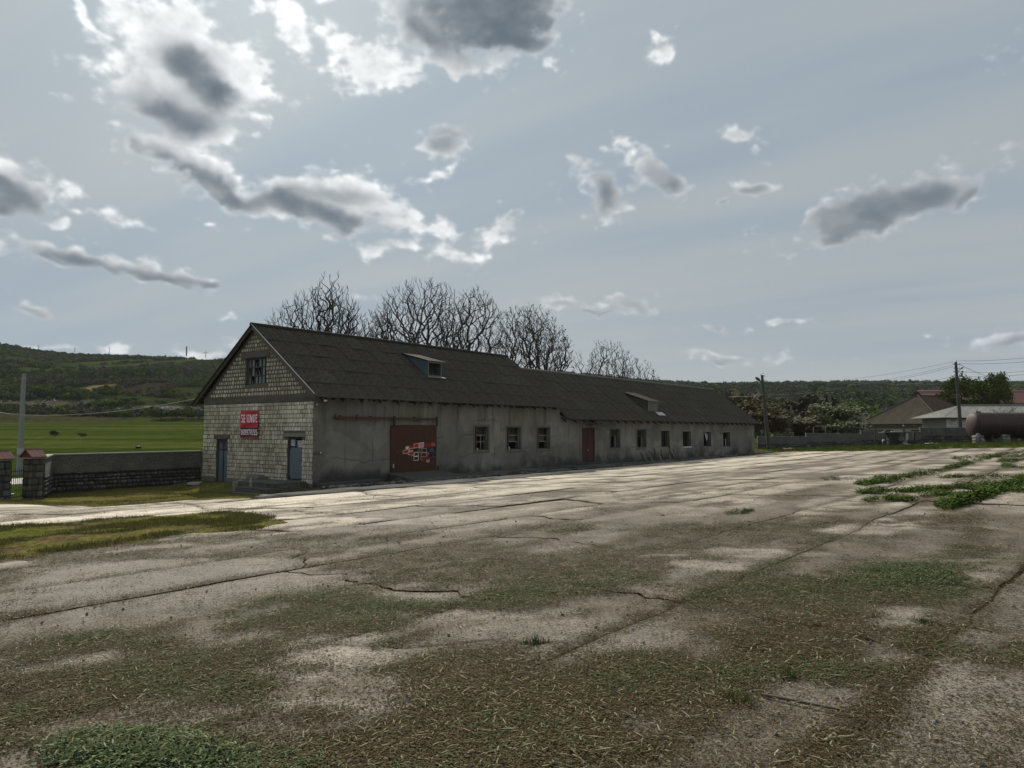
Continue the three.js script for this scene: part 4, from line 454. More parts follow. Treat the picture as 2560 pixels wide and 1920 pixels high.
const ORD2 = i => ['first', 'second', 'third', 'fourth', 'fifth', 'sixth', 'seventh', 'eighth', 'ninth', 'tenth', 'eleventh', 'twelfth', 'thirteenth', 'fourteenth', 'fifteenth', 'sixteenth', 'seventeenth', 'eighteenth', 'nineteenth', 'last'][i];
// ------------------------------------------------------------------ things at the warehouse
const WT = (x, y, z) => { const [X, F] = fromLoc(x, z); return V(X, y, -F); }, TURN = Math.atan2(A.f, A.x);
{ // banner
  const cv = document.createElement('canvas'); cv.width = 700; cv.height = 1000; const g = cv.getContext('2d'); g.fillStyle = '#b3202f'; g.fillRect(0, 0, 700, 1000); g.fillStyle = '#0c0c10'; g.fillRect(12, 620, 680, 335); g.fillStyle = '#e9e4e6'; g.textAlign = 'center'; g.textBaseline = 'middle';
  const word = (t, y, h, w) => { g.save(); g.font = 'bold 200px sans-serif'; const m = g.measureText(t).width; g.translate(350, y); g.scale(w / m, h / 145); g.fillText(t, 0, 0); g.restore(); }; word('SE VINDE', 290, 300, 640); word('060976555', 790, 215, 650);
  const t = new THREE.CanvasTexture(cv); t.colorSpace = THREE.SRGBColorSpace; const geo = new THREE.PlaneGeometry(1.50, 1.36, 24, 20), p = geo.attributes.position; for (let i = 0; i < p.count; i++) { const x = p.getX(i), y = p.getY(i); p.setZ(i, .014 * Math.sin(x * 9 + y * 5) + .012 * Math.sin(y * 14 - x * 3) + .01); p.setX(i, x + .012 * Math.sin(y * 7)); } geo.computeVertexNormals();
  const m = solo('sale_banner', geo, new THREE.MeshStandardMaterial({ map: t, roughness: .6, side: THREE.DoubleSide }), 'red and black banner reading SE VINDE on the limestone gable', 'banner'); m.position.copy(WT(-.085, 2.86, -4.9)); m.rotation.y = TURN - Math.PI / 2;
}
const stoneMat = std([.10, .097, .085], .96, { map: rep(soilTex, 1), bumpMap: soilBump, bumpScale: .03 }), paleStone = std([.20, .19, .165], .95, { bumpMap: soilBump, bumpScale: .03 });
{ const s = thing('entrance_steps', 'worn concrete steps and landing before the right gable door', 'steps', null, WT(0, 0, 0).toArray(), TURN);
  part('landing', bevelBox(1.75, .75, 2.9, .04, 31, .012).translate(-.91, -.16, -1.75), stoneMat, s); part('step', bevelBox(.5, .50, 2.5, .03, 33, .012).translate(-2.03, -.25, -1.35), stoneMat, s); part('step', bevelBox(.5, .30, 2.3, .03, 35, .012).translate(-2.52, -.35, -1.1), stoneMat, s); part('broken_corner', bevelBox(.6, .7, .55, .1, 37, .14).translate(-1.55, -.12, -3.4), paleStone, s); part('buttress', bevelBox(.7, .9, 1.0, .1, 38, .09).translate(-.4, -.05, -3.7), std([.115, .11, .10], .97), s); }
{ const b = thing('plastic_bottle', 'clear plastic bottle standing on the entrance step', 'bottle', null, WT(-2.05, 0.0, -1.75).toArray()); const pts = [[0, 0], [.05, 0], [.055, .02], [.055, .2], [.05, .24], [.022, .3], [.018, .33]].map(([x, y]) => new THREE.Vector2(x * 1.2, y * 1.25)); part('body', new THREE.LatheGeometry(pts, 14), new THREE.MeshPhysicalMaterial({ color: lin(.85, .9, .88), roughness: .1, transmission: .9, thickness: 0 }), b); part('cap', new THREE.CylinderGeometry(.024, .024, .03, 10), std([.5, .6, .7], .5), b, [0, .425, 0]); }
{ const r = thing('door_ramp', 'dark broken concrete ramp before the sliding door', 'ramp', null, WT(0, 0, 0).toArray(), TURN); const s = new THREE.Shape(); s.moveTo(0, -.25); s.lineTo(2.5, -.25); s.lineTo(2.5, .0); s.lineTo(.0, .37); s.closePath(); const g = new THREE.ExtrudeGeometry(s, { depth: 3.9, bevelEnabled: true, bevelSize: .03, bevelThickness: .03, bevelSegments: 1 }); g.rotateY(-Math.PI / 2); g.translate(8.6, 0, .07); part('slab', g, stoneMat, r); part('edge_stone', bevelBox(.6, .3, .5, .06, 41, .1).translate(4.5, .05, 1.9), stoneMat, r); part('edge_stone', bevelBox(.45, .24, .4, .06, 42, .1).translate(4.3, .08, 1.2), stoneMat, r); }
{ // broken pavement along the front: every slab a piece
  const apron = thing('foot_pavement', 'broken pavement of low concrete slabs along the warehouse front', 'pavement', null, WT(0, 0, 0).toArray(), TURN), r = rng(71), ms = [.9, 1.1, .75, 1.3].map(k => std([.082 * k, .078 * k, .068 * k], .96, { bumpMap: soilBump, bumpScale: .03 }));
  for (let x = .1; x < XE; ) { const w = rr(.9, 1.9, r); if (!(x + w > 4.4 && x < 8.7)) for (let k = 0; k < 2; k++) { const dz = rr(.75, 1.0, r); if (k && r() < .2) continue; part('paving_slab', bevelBox(w - .04, .22, dz, .025, Math.floor(r() * 99), .015), ms[Math.floor(r() * 4)], apron, [x + w / 2, .04 - .05 * k + rr(-.03, .03, r), .03 + dz / 2 + k * 1.02], [rr(-.02, .05, r), rr(-.03, .03, r), rr(-.02, .02, r)]); } x += w; } }
{ const g = []; const r = rng(72); const im = new THREE.InstancedMesh(bevelBox(.22, .12, .18, .03, 5, .12), std([1, 1, 1], .95), 340), m = new THREE.Matrix4(), q = new THREE.Quaternion(), c = new THREE.Color(); for (let i = 0; i < 340; i++) { const x = i < 150 ? rr(-.5, 9, r) : rr(0, XE, r), z = rr(1.1, 2.6, r), p = WT(x, 0, z), k = rr(.3, 1.2, r), b = rr(.05, .17, r); p.y = T(p.x, -p.z) + .02; q.setFromEuler(new THREE.Euler(rr(-.4, .4, r), r() * 6, rr(-.4, .4, r))); im.setMatrixAt(i, m.compose(p, q, V(k, k * .7, k))); im.setColorAt(i, c.setRGB(b, b * .97, b * .86)); } im.name = 'wall_rubble'; tag(im, 'rubble and clods along the foot of the warehouse', 'rubble', 'wall rubble', 'stuff'); scene.add(shadows(im)); }
{ const r = rng(81), wd = [[.07, .055, .04], [.10, .085, .065], [.05, .042, .034], [.14, .12, .095], [.2, .19, .17]].map(c => std(c, .95)); for (let i = 0; i < 20; i++) { const x = 30.6 + i * .37 + rr(-.15, .15, r), L = rr(.7, 1.25, r), lean = rr(.15, .6, r), g = new THREE.BoxGeometry(rr(.06, .16, r), L, rr(.03, .07, r)); g.translate(0, L / 2, 0); const m = solo('scrap_board', g, wd[Math.floor(r() * 5)], (i ? 'old dark board in the scrap heap by the warehouse, ' + ORD2(i) + ' from the left' : 'old dark board in the warehouse scrap heap, leftmost one'), 'board', 'boards leaning against the warehouse'); const p = WT(x, .12, .62 + rr(0, .5, r)); m.position.copy(p); m.rotation.set(-lean * Math.cos(-TURN) , TURN, rr(-.7, .7, r), 'YXZ'); m.rotation.x = -lean; } }
{ const m = solo('stone_slab', bevelBox(.62, .14, .5, .02, 12, .03), std([.33, .32, .3], .9), 'small pale stone slab beside the gable corner and boundary wall', 'slab'); const [X, F] = hit(500, 1206); m.position.copy(gnd(X, F - .6, .07)); }

// ------------------------------------------------------------------ boundary wall, gate posts, gate
function stoneWall(name, label, a, b, y0, ya, yb, band, thick, seed, group, sizes = [.16, .34]) { // a,b: [X,F]; plaster upper band, rubble stone below
  const dx = b[0] - a[0], df = b[1] - a[1], L = Math.hypot(dx, df), turn = Math.atan2(df, dx), w = thing(name, label, 'wall', group, [a[0], 0, -a[1]], turn), r = rng(seed), mt = [[.085, .08, .07], [.12, .115, .10], [.06, .057, .05], [.17, .165, .15], [.10, .088, .07]].map(c => std(c, .96, { bumpMap: soilBump, bumpScale: .02 }));
  const top = Math.max(ya, yb); part('core', box(L, band - y0 + .1, thick - .1, L / 2, (band + y0) / 2 - .05, 0), std([.05, .048, .042], .97), w);
  const g = new THREE.BoxGeometry(L, 1, thick, 20, 1, 1), p = g.attributes.position; for (let i = 0; i < p.count; i++) { const t = p.getX(i) / L + .5; p.setY(i, p.getY(i) > 0 ? lerp(ya, yb, t) : band); } g.translate(L / 2, 0, 0); g.computeVertexNormals(); const u = g.attributes.uv; for (let i = 0; i < u.count; i++) u.setXY(i, p.getX(i) / 3, p.getY(i) / 3); part('plaster_band', g, std([.155, .15, .135], .95, { map: concTex, bumpMap: concBump, bumpScale: .01 }), w);
  const cg = new THREE.BoxGeometry(L, .05, thick + .07), cp = cg.attributes.position; for (let i = 0; i < cp.count; i++) { const t = cp.getX(i) / L + .5; cp.setY(i, cp.getY(i) + lerp(ya, yb, t) + .024); } cg.translate(L / 2, 0, 0); part('coping', cg, std([.26, .25, .225], .95), w);
  const rest = mt.map(() => []); let n = 0; for (let y = y0; y < band - .05;) { const h = rr(.13, .22, r); for (let x = 0; x < L;) { const q = Math.min(rr(...sizes, r), L - x); if (q > .07) { const hh = Math.min(h, band - y) * rr(.75, 1, r), mi = Math.floor(r() * 5), geo = bevelBox(q - .02, hh - .015, .16, .035, Math.floor(r() * 999), .07); if (n < 260) { n++; part('stone', geo, mt[mi], w, [x + q / 2, y + h / 2, thick / 2 - .05 + rr(0, .03, r)], [0, 0, rr(-.08, .08, r)]); } else { geo.translate(x + q / 2, y + h / 2, thick / 2 - .05 + rr(0, .03, r)); rest[mi].push(geo); } } x += q; } y += h; }
  rest.forEach((l, i) => { if (l.length) { const m = part('stones', merge(l), mt[i], w); m.userData.kind = 'stuff'; } }); return w;
}
const wEnd = fromLoc(-.02, -9.35); stoneWall('boundary_wall', 'plastered stone boundary wall from gate to warehouse gable', [-20.95, 34.5], wEnd, -.2, 1.44, 1.45, .62, .34, 5);
stoneWall('boundary_wall', 'short return wall beside the right gate pillar', [-19.75, 32.0], [-20.95, 34.5], -.2, 1.40, 1.44, .62, .34, 6);
function pillar(px0, px1, F, topY, label, seed) { const [xa] = ray(px0, 1180), [xb] = ray(px1, 1180), X = (xa + xb) / 2 * F, w = Math.abs(xb - xa) * F * .86, y0 = T(X, F) - .1, p = thing('gate_pillar', label, 'pillar', 'gate pillars', [X, y0, -F], -.35), r = rng(seed), h = topY - y0, mt = [[.09, .083, .07], [.13, .12, .10], [.07, .066, .058], [.16, .145, .12]].map(c => std(c, .96, { bumpMap: soilBump, bumpScale: .03 }));
  part('core', box(w - .06, h, w - .06, 0, h / 2, 0), std([.05, .047, .04], .97), p); for (let y = 0; y < h - .05;) { const hh = Math.min(rr(.2, .34, r), h - y); for (const [ax, s] of [['z', 1], ['x', 1], ['x', -1]]) { let q = -w / 2; while (q < w / 2 - .05) { const l = Math.min(rr(.2, .4, r), w / 2 - q), g = bevelBox(ax === 'z' ? l - .015 : .1, hh - .015, ax === 'z' ? .1 : l - .015, .03, Math.floor(r() * 999), .06); part('stone', g, mt[Math.floor(r() * 4)], p, ax === 'z' ? [q + l / 2, y + hh / 2, w / 2 - .02] : [s * (w / 2 - .02), y + hh / 2, q + l / 2]); q += l; } } y += hh; }
  const slab = part('cap', bevelBox(w + .14, .05, w + .14, .012, 3, 0), std([.28, .25, .22], .9), p, [0, h + .025, 0]); const s = new THREE.Shape(), rf = w / 2 + .1, rh = .30; s.moveTo(-rf, 0); s.lineTo(rf, 0); s.lineTo(0, rh); s.closePath(); const g = new THREE.ExtrudeGeometry(s, { depth: w + .06, bevelEnabled: false }); g.translate(0, .05 - .025, -w / 2 - .03); part('gable_core', g, std([.12, .035, .028], .9), slab); const sl = Math.atan2(rh, rf), ll = Math.hypot(rf, rh); for (const k of [-1, 1]) for (let q = 0; q < 3; q++) part('roof_tile', new THREE.BoxGeometry(ll + .05, .03, (w + .16) / 3 - .01), std([.155 + .02 * q, .078, .062], .9), slab, [k * rf / 2, .05 + rh / 2 + .012, -w / 2 - .05 + (q + .5) * (w + .16) / 3], [0, 0, -k * sl]); return p; }
pillar(64, 101, 31.3, 1.40, 'right stone gate pillar with red gabled cap beside boundary wall', 51); pillar(-16, 22, 30.2, 1.36, 'left stone gate pillar with red gabled cap at the picture edge', 52);
{ const a = at(23, 1200, 30.4), b = at(63, 1200, 31.2), gy = Math.min(T(a.x, -a.z), T(b.x, -b.z)) + .06, L = Math.hypot(b.x - a.x, b.z - a.z), gate = thing('iron_gate', 'black iron bar gate between the two stone pillars', 'gate', null, [a.x, gy, a.z], Math.atan2(-(b.z - a.z), b.x - a.x)), iron = std([.02, .02, .02], .7); part('rail', box(L, .035, .02, L / 2, .10, 0), iron, gate); part('rail', box(L, .035, .02, L / 2, 1.12, 0), iron, gate); part('rail', box(L, .03, .02, L / 2, .92, 0), iron, gate); for (let k = 0; k <= 8; k++) part('bar', rod(V(.02 + (L - .04) * k / 8, .04, 0), V(.02 + (L - .04) * k / 8, 1.2 + (k % 2) * .06, 0), .011, 5), iron, gate); }
{ const o = new THREE.Shape(), l = P([-80, 1222], [66, 1211], [66, 1197], [-80, 1206]); const F0 = l.map(([x, f]) => gnd(x, f, .06)); const g = new THREE.BufferGeometry(); const p = []; for (const v of F0) p.push(v.x, v.y, v.z); for (const v of F0) p.push(v.x, v.y - .1, v.z); g.setAttribute('position', new THREE.Float32BufferAttribute(p, 3)); g.setIndex([0, 1, 2, 0, 2, 3, 0, 4, 5, 0, 5, 1]); struct('path', (() => { const q = g.toNonIndexed(); q.computeVertexNormals(); return q; })(), std([.42, .41, .38], .9), 'pale concrete path seen through the iron gate'); }
[[26, 1241], [30, 1242]].forEach(([x, y], i) => { const [X, F] = hit(x, y); const m = solo('litter_bag', bevelBox(.22, .1, .16, .04, 9 + i, .14), std([.75, .73, .68], .8), i ? 'crumpled white litter bag before the gate, right one' : 'crumpled white litter bag before the gate, next to left pillar', 'litter'); m.position.copy(gnd(X, F, .09)); m.rotation.y = i; });

// ------------------------------------------------------------------ poles and wires
const concretePole = std([.20, .195, .185], .9, { bumpMap: soilBump, bumpScale: .01 }), darkPole = std([.060, .055, .048], .9);
function poleAt(name, label, foot, top, r0, r1, mat) { const g = thing(name, label, 'pole', null, [foot.x, foot.y - .3, foot.z]); const d = top.clone().sub(g.position); part('shaft', closedRod(V(0, 0, 0), d, r0, 10, r1), mat, g); return [g, d]; }
{ const f = gnd(...(() => { const q = at(48, 1187, 50.5); return [q.x, 50.5]; })()), t = at(60, 934, 50.5); const [g, d] = poleAt('concrete_pole', 'pale grey concrete pole behind the gate on the left', f, t, .20, .13, std([.26, .26, .26], .9)); part('collar', closedRod(d.clone().multiplyScalar(.945), d.clone().multiplyScalar(.958), .15, 10), std([.32, .32, .32], .8), g); part('painted_mark', closedRod(d.clone().multiplyScalar(.235), d.clone().multiplyScalar(.295), .193, 12, .190), std([.40, .40, .40], .8), g); part('top_iron', box(.14, .3, .06, d.x - .1, d.y - .05, d.z), std([.04, .04, .04], .7), g); }
const lamps = {}; 
{ const F = 88, f = at(1923, 1126, F); f.y = T(f.x, F); const t = at(1905, 938, F), [g, d] = poleAt('street_lamp', 'leaning dark street lamp pole beyond the warehouse end', f, t, .24, .15, darkPole); g.userData.category = 'street lamp'; const L = (x, y) => at(x, y, F).sub(g.position); part('arm', tubeGeo([L(1904, 950), L(1901, 953), L(1897, 950)], [.05, .05, .05], 6), darkPole, g); const hd = new THREE.SphereGeometry(1, 14, 8); hd.scale(.36, .17, .17); const hp = L(1894.5, 947.5); const head = part('lamp_head', hd, std([.05, .05, .052], .5), g, hp.toArray(), [0, 0, -.62]); part('lamp_glass', (() => { const q = new THREE.SphereGeometry(1, 12, 6, 0, 6.3, 1.7, 1.4); q.scale(.28, .15, .14); return q; })(), std([.2, .2, .19], .3), head); part('cross_arm', rod(L(1901, 937), L(1911, 940), .03, 5), darkPole, g); part('cross_arm', rod(L(1903, 951), L(1913, 952), .03, 5), darkPole, g); for (const [x, y] of [[1912, 940], [1912.5, 951], [1907, 934]]) part('insulator', new THREE.SphereGeometry(.07, 8, 6), std([.25, .25, .25], .4), g, L(x, y).toArray()); lamps.a = at(1908, 986, F); }
{ const F = 96, t = at(2389.5, 905.5, F), f = at(2404, 1107, F); f.y = T(f.x, F); const [g, d] = poleAt('utility_pole', 'tall dark utility pole in front of the block shed', f, t, .25, .16, darkPole); const L = (x, y) => at(x, y, F).sub(g.position); part('lamp_arm', rod(L(2394, 928), L(2404, 921), .035, 6), darkPole, g); part('lamp_head', (() => { const q = new THREE.SphereGeometry(1, 10, 6); q.scale(.26, .09, .1); return q; })(), darkPole, g, L(2404.5, 920.5).toArray(), [0, 0, .6]); part('steel_band', closedRod(d.clone().multiplyScalar(.60), d.clone().multiplyScalar(.607), .23, 10), std([.2, .2, .2], .6), g); for (const [y, w] of [[911, 7], [921, 6], [930, 6], [941, 8]]) { part('cross_arm', rod(L(2391 - w, y), L(2392 + w, y + 1), .028, 5), darkPole, g); for (const s of [-w, w + 1]) part('insulator', new THREE.SphereGeometry(.075, 8, 6), std([.16, .16, .16], .4), g, L(2391 + s, y - 1).toArray()); } part('finial', rod(L(2391, 906), L(2391, 901), .04, 5), darkPole, g); }
{ const F = 112, f = at(2080, 1095, F), t = at(2074, 981, F); f.y = T(f.x, F); const [g, d] = poleAt('utility_pole', 'mid-height concrete pole standing in the blossom trees', f, t, .24, .16, std([.10, .095, .085], .9)); part('cross_arm', box(.9, .07, .07, d.x, d.y - .15, d.z), darkPole, g); part('insulator', new THREE.SphereGeometry(.09, 8, 6), std([.3, .3, .28], .4), g, [d.x - .38, d.y - .05, d.z]); part('insulator', new THREE.SphereGeometry(.09, 8, 6), std([.3, .3, .28], .4), g, [d.x + .38, d.y - .05, d.z]); }
{ const F = 125, f = at(1981, 1095, F), t = at(1978, 1013, F); f.y = T(f.x, F); const [g, d] = poleAt('utility_pole', 'short grey concrete pole left of the white blossom bush', f, t, .24, .17, std([.12, .115, .10], .9)); part('cross_arm', box(.9, .07, .07, d.x, d.y - .1, d.z), darkPole, g); }
{ const F = 104, f = at(1817, 1095, F), t = at(1813, 969, F); f.y = T(f.x, F); const [g, d] = poleAt('utility_pole', 'dark twin-mounted pole rising behind the warehouse roof end', f, t, .22, .18, darkPole); part('fittings_box', box(.5, 1.1, .3, d.x + .25, d.y - 1.3, d.z), darkPole, g); part('brace', rod(V(d.x * .5 + .7, 0, 0), V(d.x + .05, d.y - .4, d.z), .12, 6), darkPole, g); }
function wire(label, a, b, sag, r = .018, c = [.07, .07, .07]) { const pts = [], rad = []; for (let k = 0; k <= 24; k++) { const t = k / 24, p = a.clone().lerp(b, t); p.y -= sag * 4 * t * (1 - t); pts.push(p); rad.push(r); } solo('overhead_wire', tubeGeo(pts, rad, 4), std(c, .7), label, 'wire', 'overhead wires'); }
{ const p = (x, y) => at(x, y, 96), pole2 = at(2074, 983, 112), far = at(1640, 1000, 230);
  wire('upper overhead wire running right from the tall utility pole', p(2395, 902), at(2640, 885, 92), .25); wire('second overhead wire running right from the tall pole', p(2397, 909), at(2640, 896, 92), .25); wire('lowest overhead wire running right from the tall pole', p(2400, 941), at(2640, 926, 92), .3); wire('third thin overhead wire running right from the tall pole', p(2398, 929), at(2640, 921, 92), .3);
  wire('thick service cable sloping right from the pole top towards red roof', p(2397, 910), at(2548, 958, 120), .5, .03, [.03, .03, .03]);
  wire('top wire from tall utility pole towards the hill', p(2385, 904), at(2010, 955, 150), .6); wire('second wire from tall pole towards the hill', p(2384, 911), at(2130, 957, 140), .5); wire('third wire from tall pole towards the hill', p(2384, 916), at(2120, 962, 138), .5); wire('lowest wire from tall pole towards the hill', p(2384, 941), at(2220, 962, 120), .3);
  wire('wire between the street lamp and the pole among trees', at(1910, 987, 88), at(2110, 968, 112), .3, .02, [.16, .17, .16]); wire('wire from behind the roof to the street lamp', at(1817, 992, 104), at(1906, 987, 88), .1, .02, [.16, .17, .16]);
  const e = WT(-.05, 4.34, -9.1); wire('slack pale cable from gable corner towards the left pole', e, at(48, 1037, 50), .35, .012, [.33, .33, .28]); wire('pale cable leaving the left pole out of the picture', at(52, 1037, 50.3), at(-60, 1015, 46), .1, .015, [.33, .33, .28]); }

// ------------------------------------------------------------------ bare walnut trees behind the warehouse
function growTree(seed, opt) { // returns trunk and twig geometry, unscaled, foot at the origin
  const r = rng(seed), big = { p: [], i: [] }, fine = { p: [], i: [] }, buds = { p: [], i: [] }, tips = [], max = opt.levels || 6;
  function grow(p, d, len, rad, lvl) { rad = Math.max(rad, lvl >= max - 1 ? .017 : lvl === max - 2 ? .024 : .036) * (opt.thin || 1); const n = lvl < 2 ? 6 : lvl < 4 ? 4 : 3, pts = [p.clone()], rs = [rad], dir = d.clone(), wob = lvl === 0 ? .10 : .22 + .04 * lvl; for (let k = 0; k < n; k++) { dir.x += rr(-wob, wob, r); dir.z += rr(-wob, wob, r); dir.y += rr(-wob, wob, r) * .6 + (lvl ? .07 : .03); dir.normalize(); p = p.clone().addScaledVector(dir, len / n); pts.push(p); rs.push(lerp(rad, rad * (lvl >= max - 1 ? .6 : .6), (k + 1) / n)); }
    tubeGeo(pts, rs, lvl < 2 ? 7 : lvl < 4 ? 4 : 3, lvl < 3 ? big : fine);
    if (lvl >= max - 1) { tips.push(p); return; }
    const kids = lvl === 0 ? opt.limbs || 5 : lvl === max - 2 ? opt.ends || 4 : 3 + (r() < .4 ? 1 : 0); for (let k = 0; k < kids; k++) { const t = k === kids - 1 ? 1 : rr(lvl ? .3 : .45, .97, r), q = t * n, i = Math.min(n - 1, Math.floor(q)), at0 = pts[i].clone().lerp(pts[i + 1], q - i), ax = pts[i + 1].clone().sub(pts[i]).normalize(), a = r() * 6.283, sp = lvl === 0 ? rr(.3, .75, r) : rr(.35, .95, r), u = V(Math.cos(a), rr(-.15, .35, r), Math.sin(a)), nd = ax.multiplyScalar(Math.cos(sp)).addScaledVector(u, Math.sin(sp)).normalize(); grow(at0, k === kids - 1 ? nd.lerp(d, .35).normalize() : nd, len * rr(.56, .82, r), lerp(rs[i], rs[i + 1], q - i) * rr(.58, .82, r), lvl + 1); } }
  grow(V(0, 0, 0), V(rr(-.08, .08, r), 1, rr(-.08, .08, r)), opt.trunk || 4.2, opt.rad || .28, 0);
  const nb = opt.buds || 0; for (const t of tips) for (let k = 0; k < nb; k++) { const s = rr(.05, .13, r) * (opt.bud || 1), a = r() * 6.28, x = t.x + rr(-.2, .2, r) * (opt.fluff || .35), y = t.y + rr(-.25, .12, r) * (opt.fluff || .35), z = t.z + rr(-.2, .2, r) * (opt.fluff || .35), b = buds.p.length / 3; buds.p.push(x, y, z, x + Math.cos(a) * s, y + rr(0, s, r), z + Math.sin(a) * s, x + Math.cos(a + 1.2) * s, y + rr(-s, s, r), z + Math.sin(a + 1.2) * s); buds.i.push(b, b + 1, b + 2); }
  return { big, fine, buds };
}
function crownTree(seed, H, Rx, opt) { // limbs found by joining points spread through a rounded crown, thick where many twigs hang on a limb
  const r = rng(seed), pts = [V(0, 0, 0)], len = [0], par = [-1], base = opt.fork || .2, nT = 5; for (let k = 1; k <= nT; k++) { pts.push(V(rr(-.12, .12, r) * k * .4, base * H * k / nT, rr(-.12, .12, r) * k * .4)); par.push(k - 1); len.push(len[k - 1] + pts[k].distanceTo(pts[k - 1])); }
  const out = [], cy = H * (base + 1) / 2 * 1.02, ry = H - cy, lob = []; for (let k = 0; k < 9; k++) lob.push([r() * 6.283, rr(-.2, 1, r), rr(.78, 1.12, r)]);
  while (out.length < opt.points * 1.9) { const x = rr(-1, 1, r), y = rr(-1, 1, r), z = rr(-1, 1, r), q = Math.hypot(x, y, z), a = Math.atan2(z, x); let lim = 1; for (const [la, ly, ls] of lob) { const d = Math.abs(Math.atan2(Math.sin(a - la), Math.cos(a - la))) + Math.abs(y - ly); if (d < .6) lim = ls; } if (q > lim || r() > .25 + .75 * q * q) continue; if (y < 0 && Math.hypot(x, z) > .95 + y * .5) continue; out.push(V(x * Rx, cy + y * ry, z * Rx)); }
  const cost = out.map(() => 1e9), from = out.map(() => 0), done = out.map(() => false), idx = []; const upd = (pi) => { const p = pts[pi]; for (let k = 0; k < out.length; k++) if (!done[k]) { const c = out[k].distanceTo(p) + .42 * len[pi]; if (c < cost[k]) { cost[k] = c; from[k] = pi; } } }; upd(3); upd(4); upd(5);
  for (let n = 0; n < out.length; n++) { let b = -1, bc = 1e9; for (let k = 0; k < out.length; k++) if (!done[k] && cost[k] < bc) { bc = cost[k]; b = k; } done[b] = true; pts.push(out[b]); par.push(from[b]); len.push(len[from[b]] + out[b].distanceTo(pts[from[b]])); upd(pts.length - 1); }
  const cnt = pts.map(() => 1), kids = pts.map(() => []); for (let k = pts.length - 1; k > 0; k--) { cnt[par[k]] += cnt[k]; } for (let k = 1; k < pts.length; k++) kids[par[k]].push(k);
  const rad = k => opt.tip * .9 * Math.pow(cnt[k], .41), big = { p: [], i: [] }, fine = { p: [], i: [] }, buds = { p: [], i: [] };
  const run = (k, start) => { const l = start !== undefined ? [pts[start].clone()] : [], rs = start !== undefined ? [rad(k)] : [], n0 = cnt[k]; let c = k; while (true) { const prev = l[l.length - 1]; if (prev) { const d = pts[c].distanceTo(prev), m = prev.clone().lerp(pts[c], .5); m.x += rr(-.07, .07, r) * d; m.y += rr(-.05, .05, r) * d; m.z += rr(-.07, .07, r) * d; l.push(m); rs.push(rad(c)); } l.push(pts[c]); rs.push(rad(c)); const ch = kids[c].slice().sort((a, b) => cnt[b] - cnt[a]); for (const q of ch.slice(1)) run(q, c); if (!ch.length) { // twigs at the tip
        for (let t = 0; t < (opt.twigs || 3); t++) { const o = pts[c].clone().sub(V(0, cy - ry * .5, 0)).normalize(), d = V(o.x + rr(-.8, .8, r), o.y + rr(-.3, .9, r), o.z + rr(-.8, .8, r)).normalize(), L = rr(.25, .65, r) * (opt.twig || 1), e = pts[c].clone().addScaledVector(d, L), mm = pts[c].clone().addScaledVector(d, L * .5); mm.y -= L * .06; tubeGeo([pts[c], mm, e], [opt.tip, opt.tip * .85, opt.tip * .6], 3, fine); for (let b = 0; b < (opt.buds || 0); b++) { const s0 = rr(.05, .12, r) * (opt.bud || 1), a = r() * 6.28, bb = buds.p.length / 3, w = mm.clone().lerp(e, r() * 1.2); buds.p.push(w.x, w.y, w.z, w.x + Math.cos(a) * s0, w.y + rr(0, s0, r), w.z + Math.sin(a) * s0, w.x + Math.cos(a + 1.2) * s0, w.y + rr(-s0, s0, r), w.z + Math.sin(a + 1.2) * s0); buds.i.push(bb, bb + 1, bb + 2); } } break; } c = ch[0]; } if (l.length > 1) tubeGeo(l, rs, n0 > 60 ? 7 : n0 > 8 ? 5 : 3, n0 > 25 ? big : fine); };
  run(0); return { big, fine, buds };
}
const barkDark = std([.052, .043, .034], .95), budMat = std([.085, .070, .036], .95, { side: THREE.DoubleSide });
function placeTree(label, seed, px, pyTop, halfPx, F, opt, name = 'bare_tree', bm = barkDark, lm = budMat) {
  const t = growTree(seed, opt), foot = at(px, 1077, F), y0 = T(foot.x, F) - .1, top = at(px, pyTop, F).y - y0, hw = halfPx / FOC * F; let mx = 0, my = 0; for (const o of [t.big, t.fine]) for (let i = 0; i < o.p.length; i += 3) { mx = Math.max(mx, Math.abs(o.p[i])); my = Math.max(my, o.p[i + 1]); } let w95 = []; for (let i = 0; i < t.fine.p.length; i += 30) w95.push(Math.abs(t.fine.p[i])); w95.sort((a, b) => a - b); const sx = hw / w95[Math.floor(w95.length * .97)], sy = top / my;
  for (const o of [t.big, t.fine, t.buds]) for (let i = 0; i < o.p.length; i += 3) { o.p[i] *= sx; o.p[i + 1] *= sy; o.p[i + 2] *= sx; }
  const g = thing(name, label, 'tree', null, [foot.x, y0, foot.z]); part('trunk', fromPI(t.big), bm, g); const c = part('crown', fromPI(t.fine), bm, g); if (t.buds.p.length) part('buds', fromPI(t.buds), lm, c); return g;
}
function bareTree(label, seed, px, pyTop, halfPx, F, opt) { const foot = at(px, 1077, F), y0 = T(foot.x, F) - .1, t = crownTree(seed, at(px, pyTop, F).y - y0, halfPx / FOC * F, opt), g = thing('bare_tree', label, 'tree', null, [foot.x, y0, foot.z]); part('trunk', fromPI(t.big), barkDark, g); const c = part('crown', fromPI(t.fine), barkDark, g); if (t.buds.p.length) part('buds', fromPI(t.buds), budMat, c); return g; }
bareTree('leftmost bare walnut tree behind the gable roof', 101, 812, 712, 150, 53, { points: 620, tip: .017, twigs: 2, fork: .3 });
bareTree('tall narrow bare walnut stem rising above the leftmost tree', 111, 826, 688, 66, 54, { points: 130, tip: .020, twigs: 2, fork: .45 });
bareTree('broad bare walnut tree standing behind the middle of the roof', 202, 1055, 704, 128, 63, { points: 900, tip: .018, twigs: 2, fork: .26 });
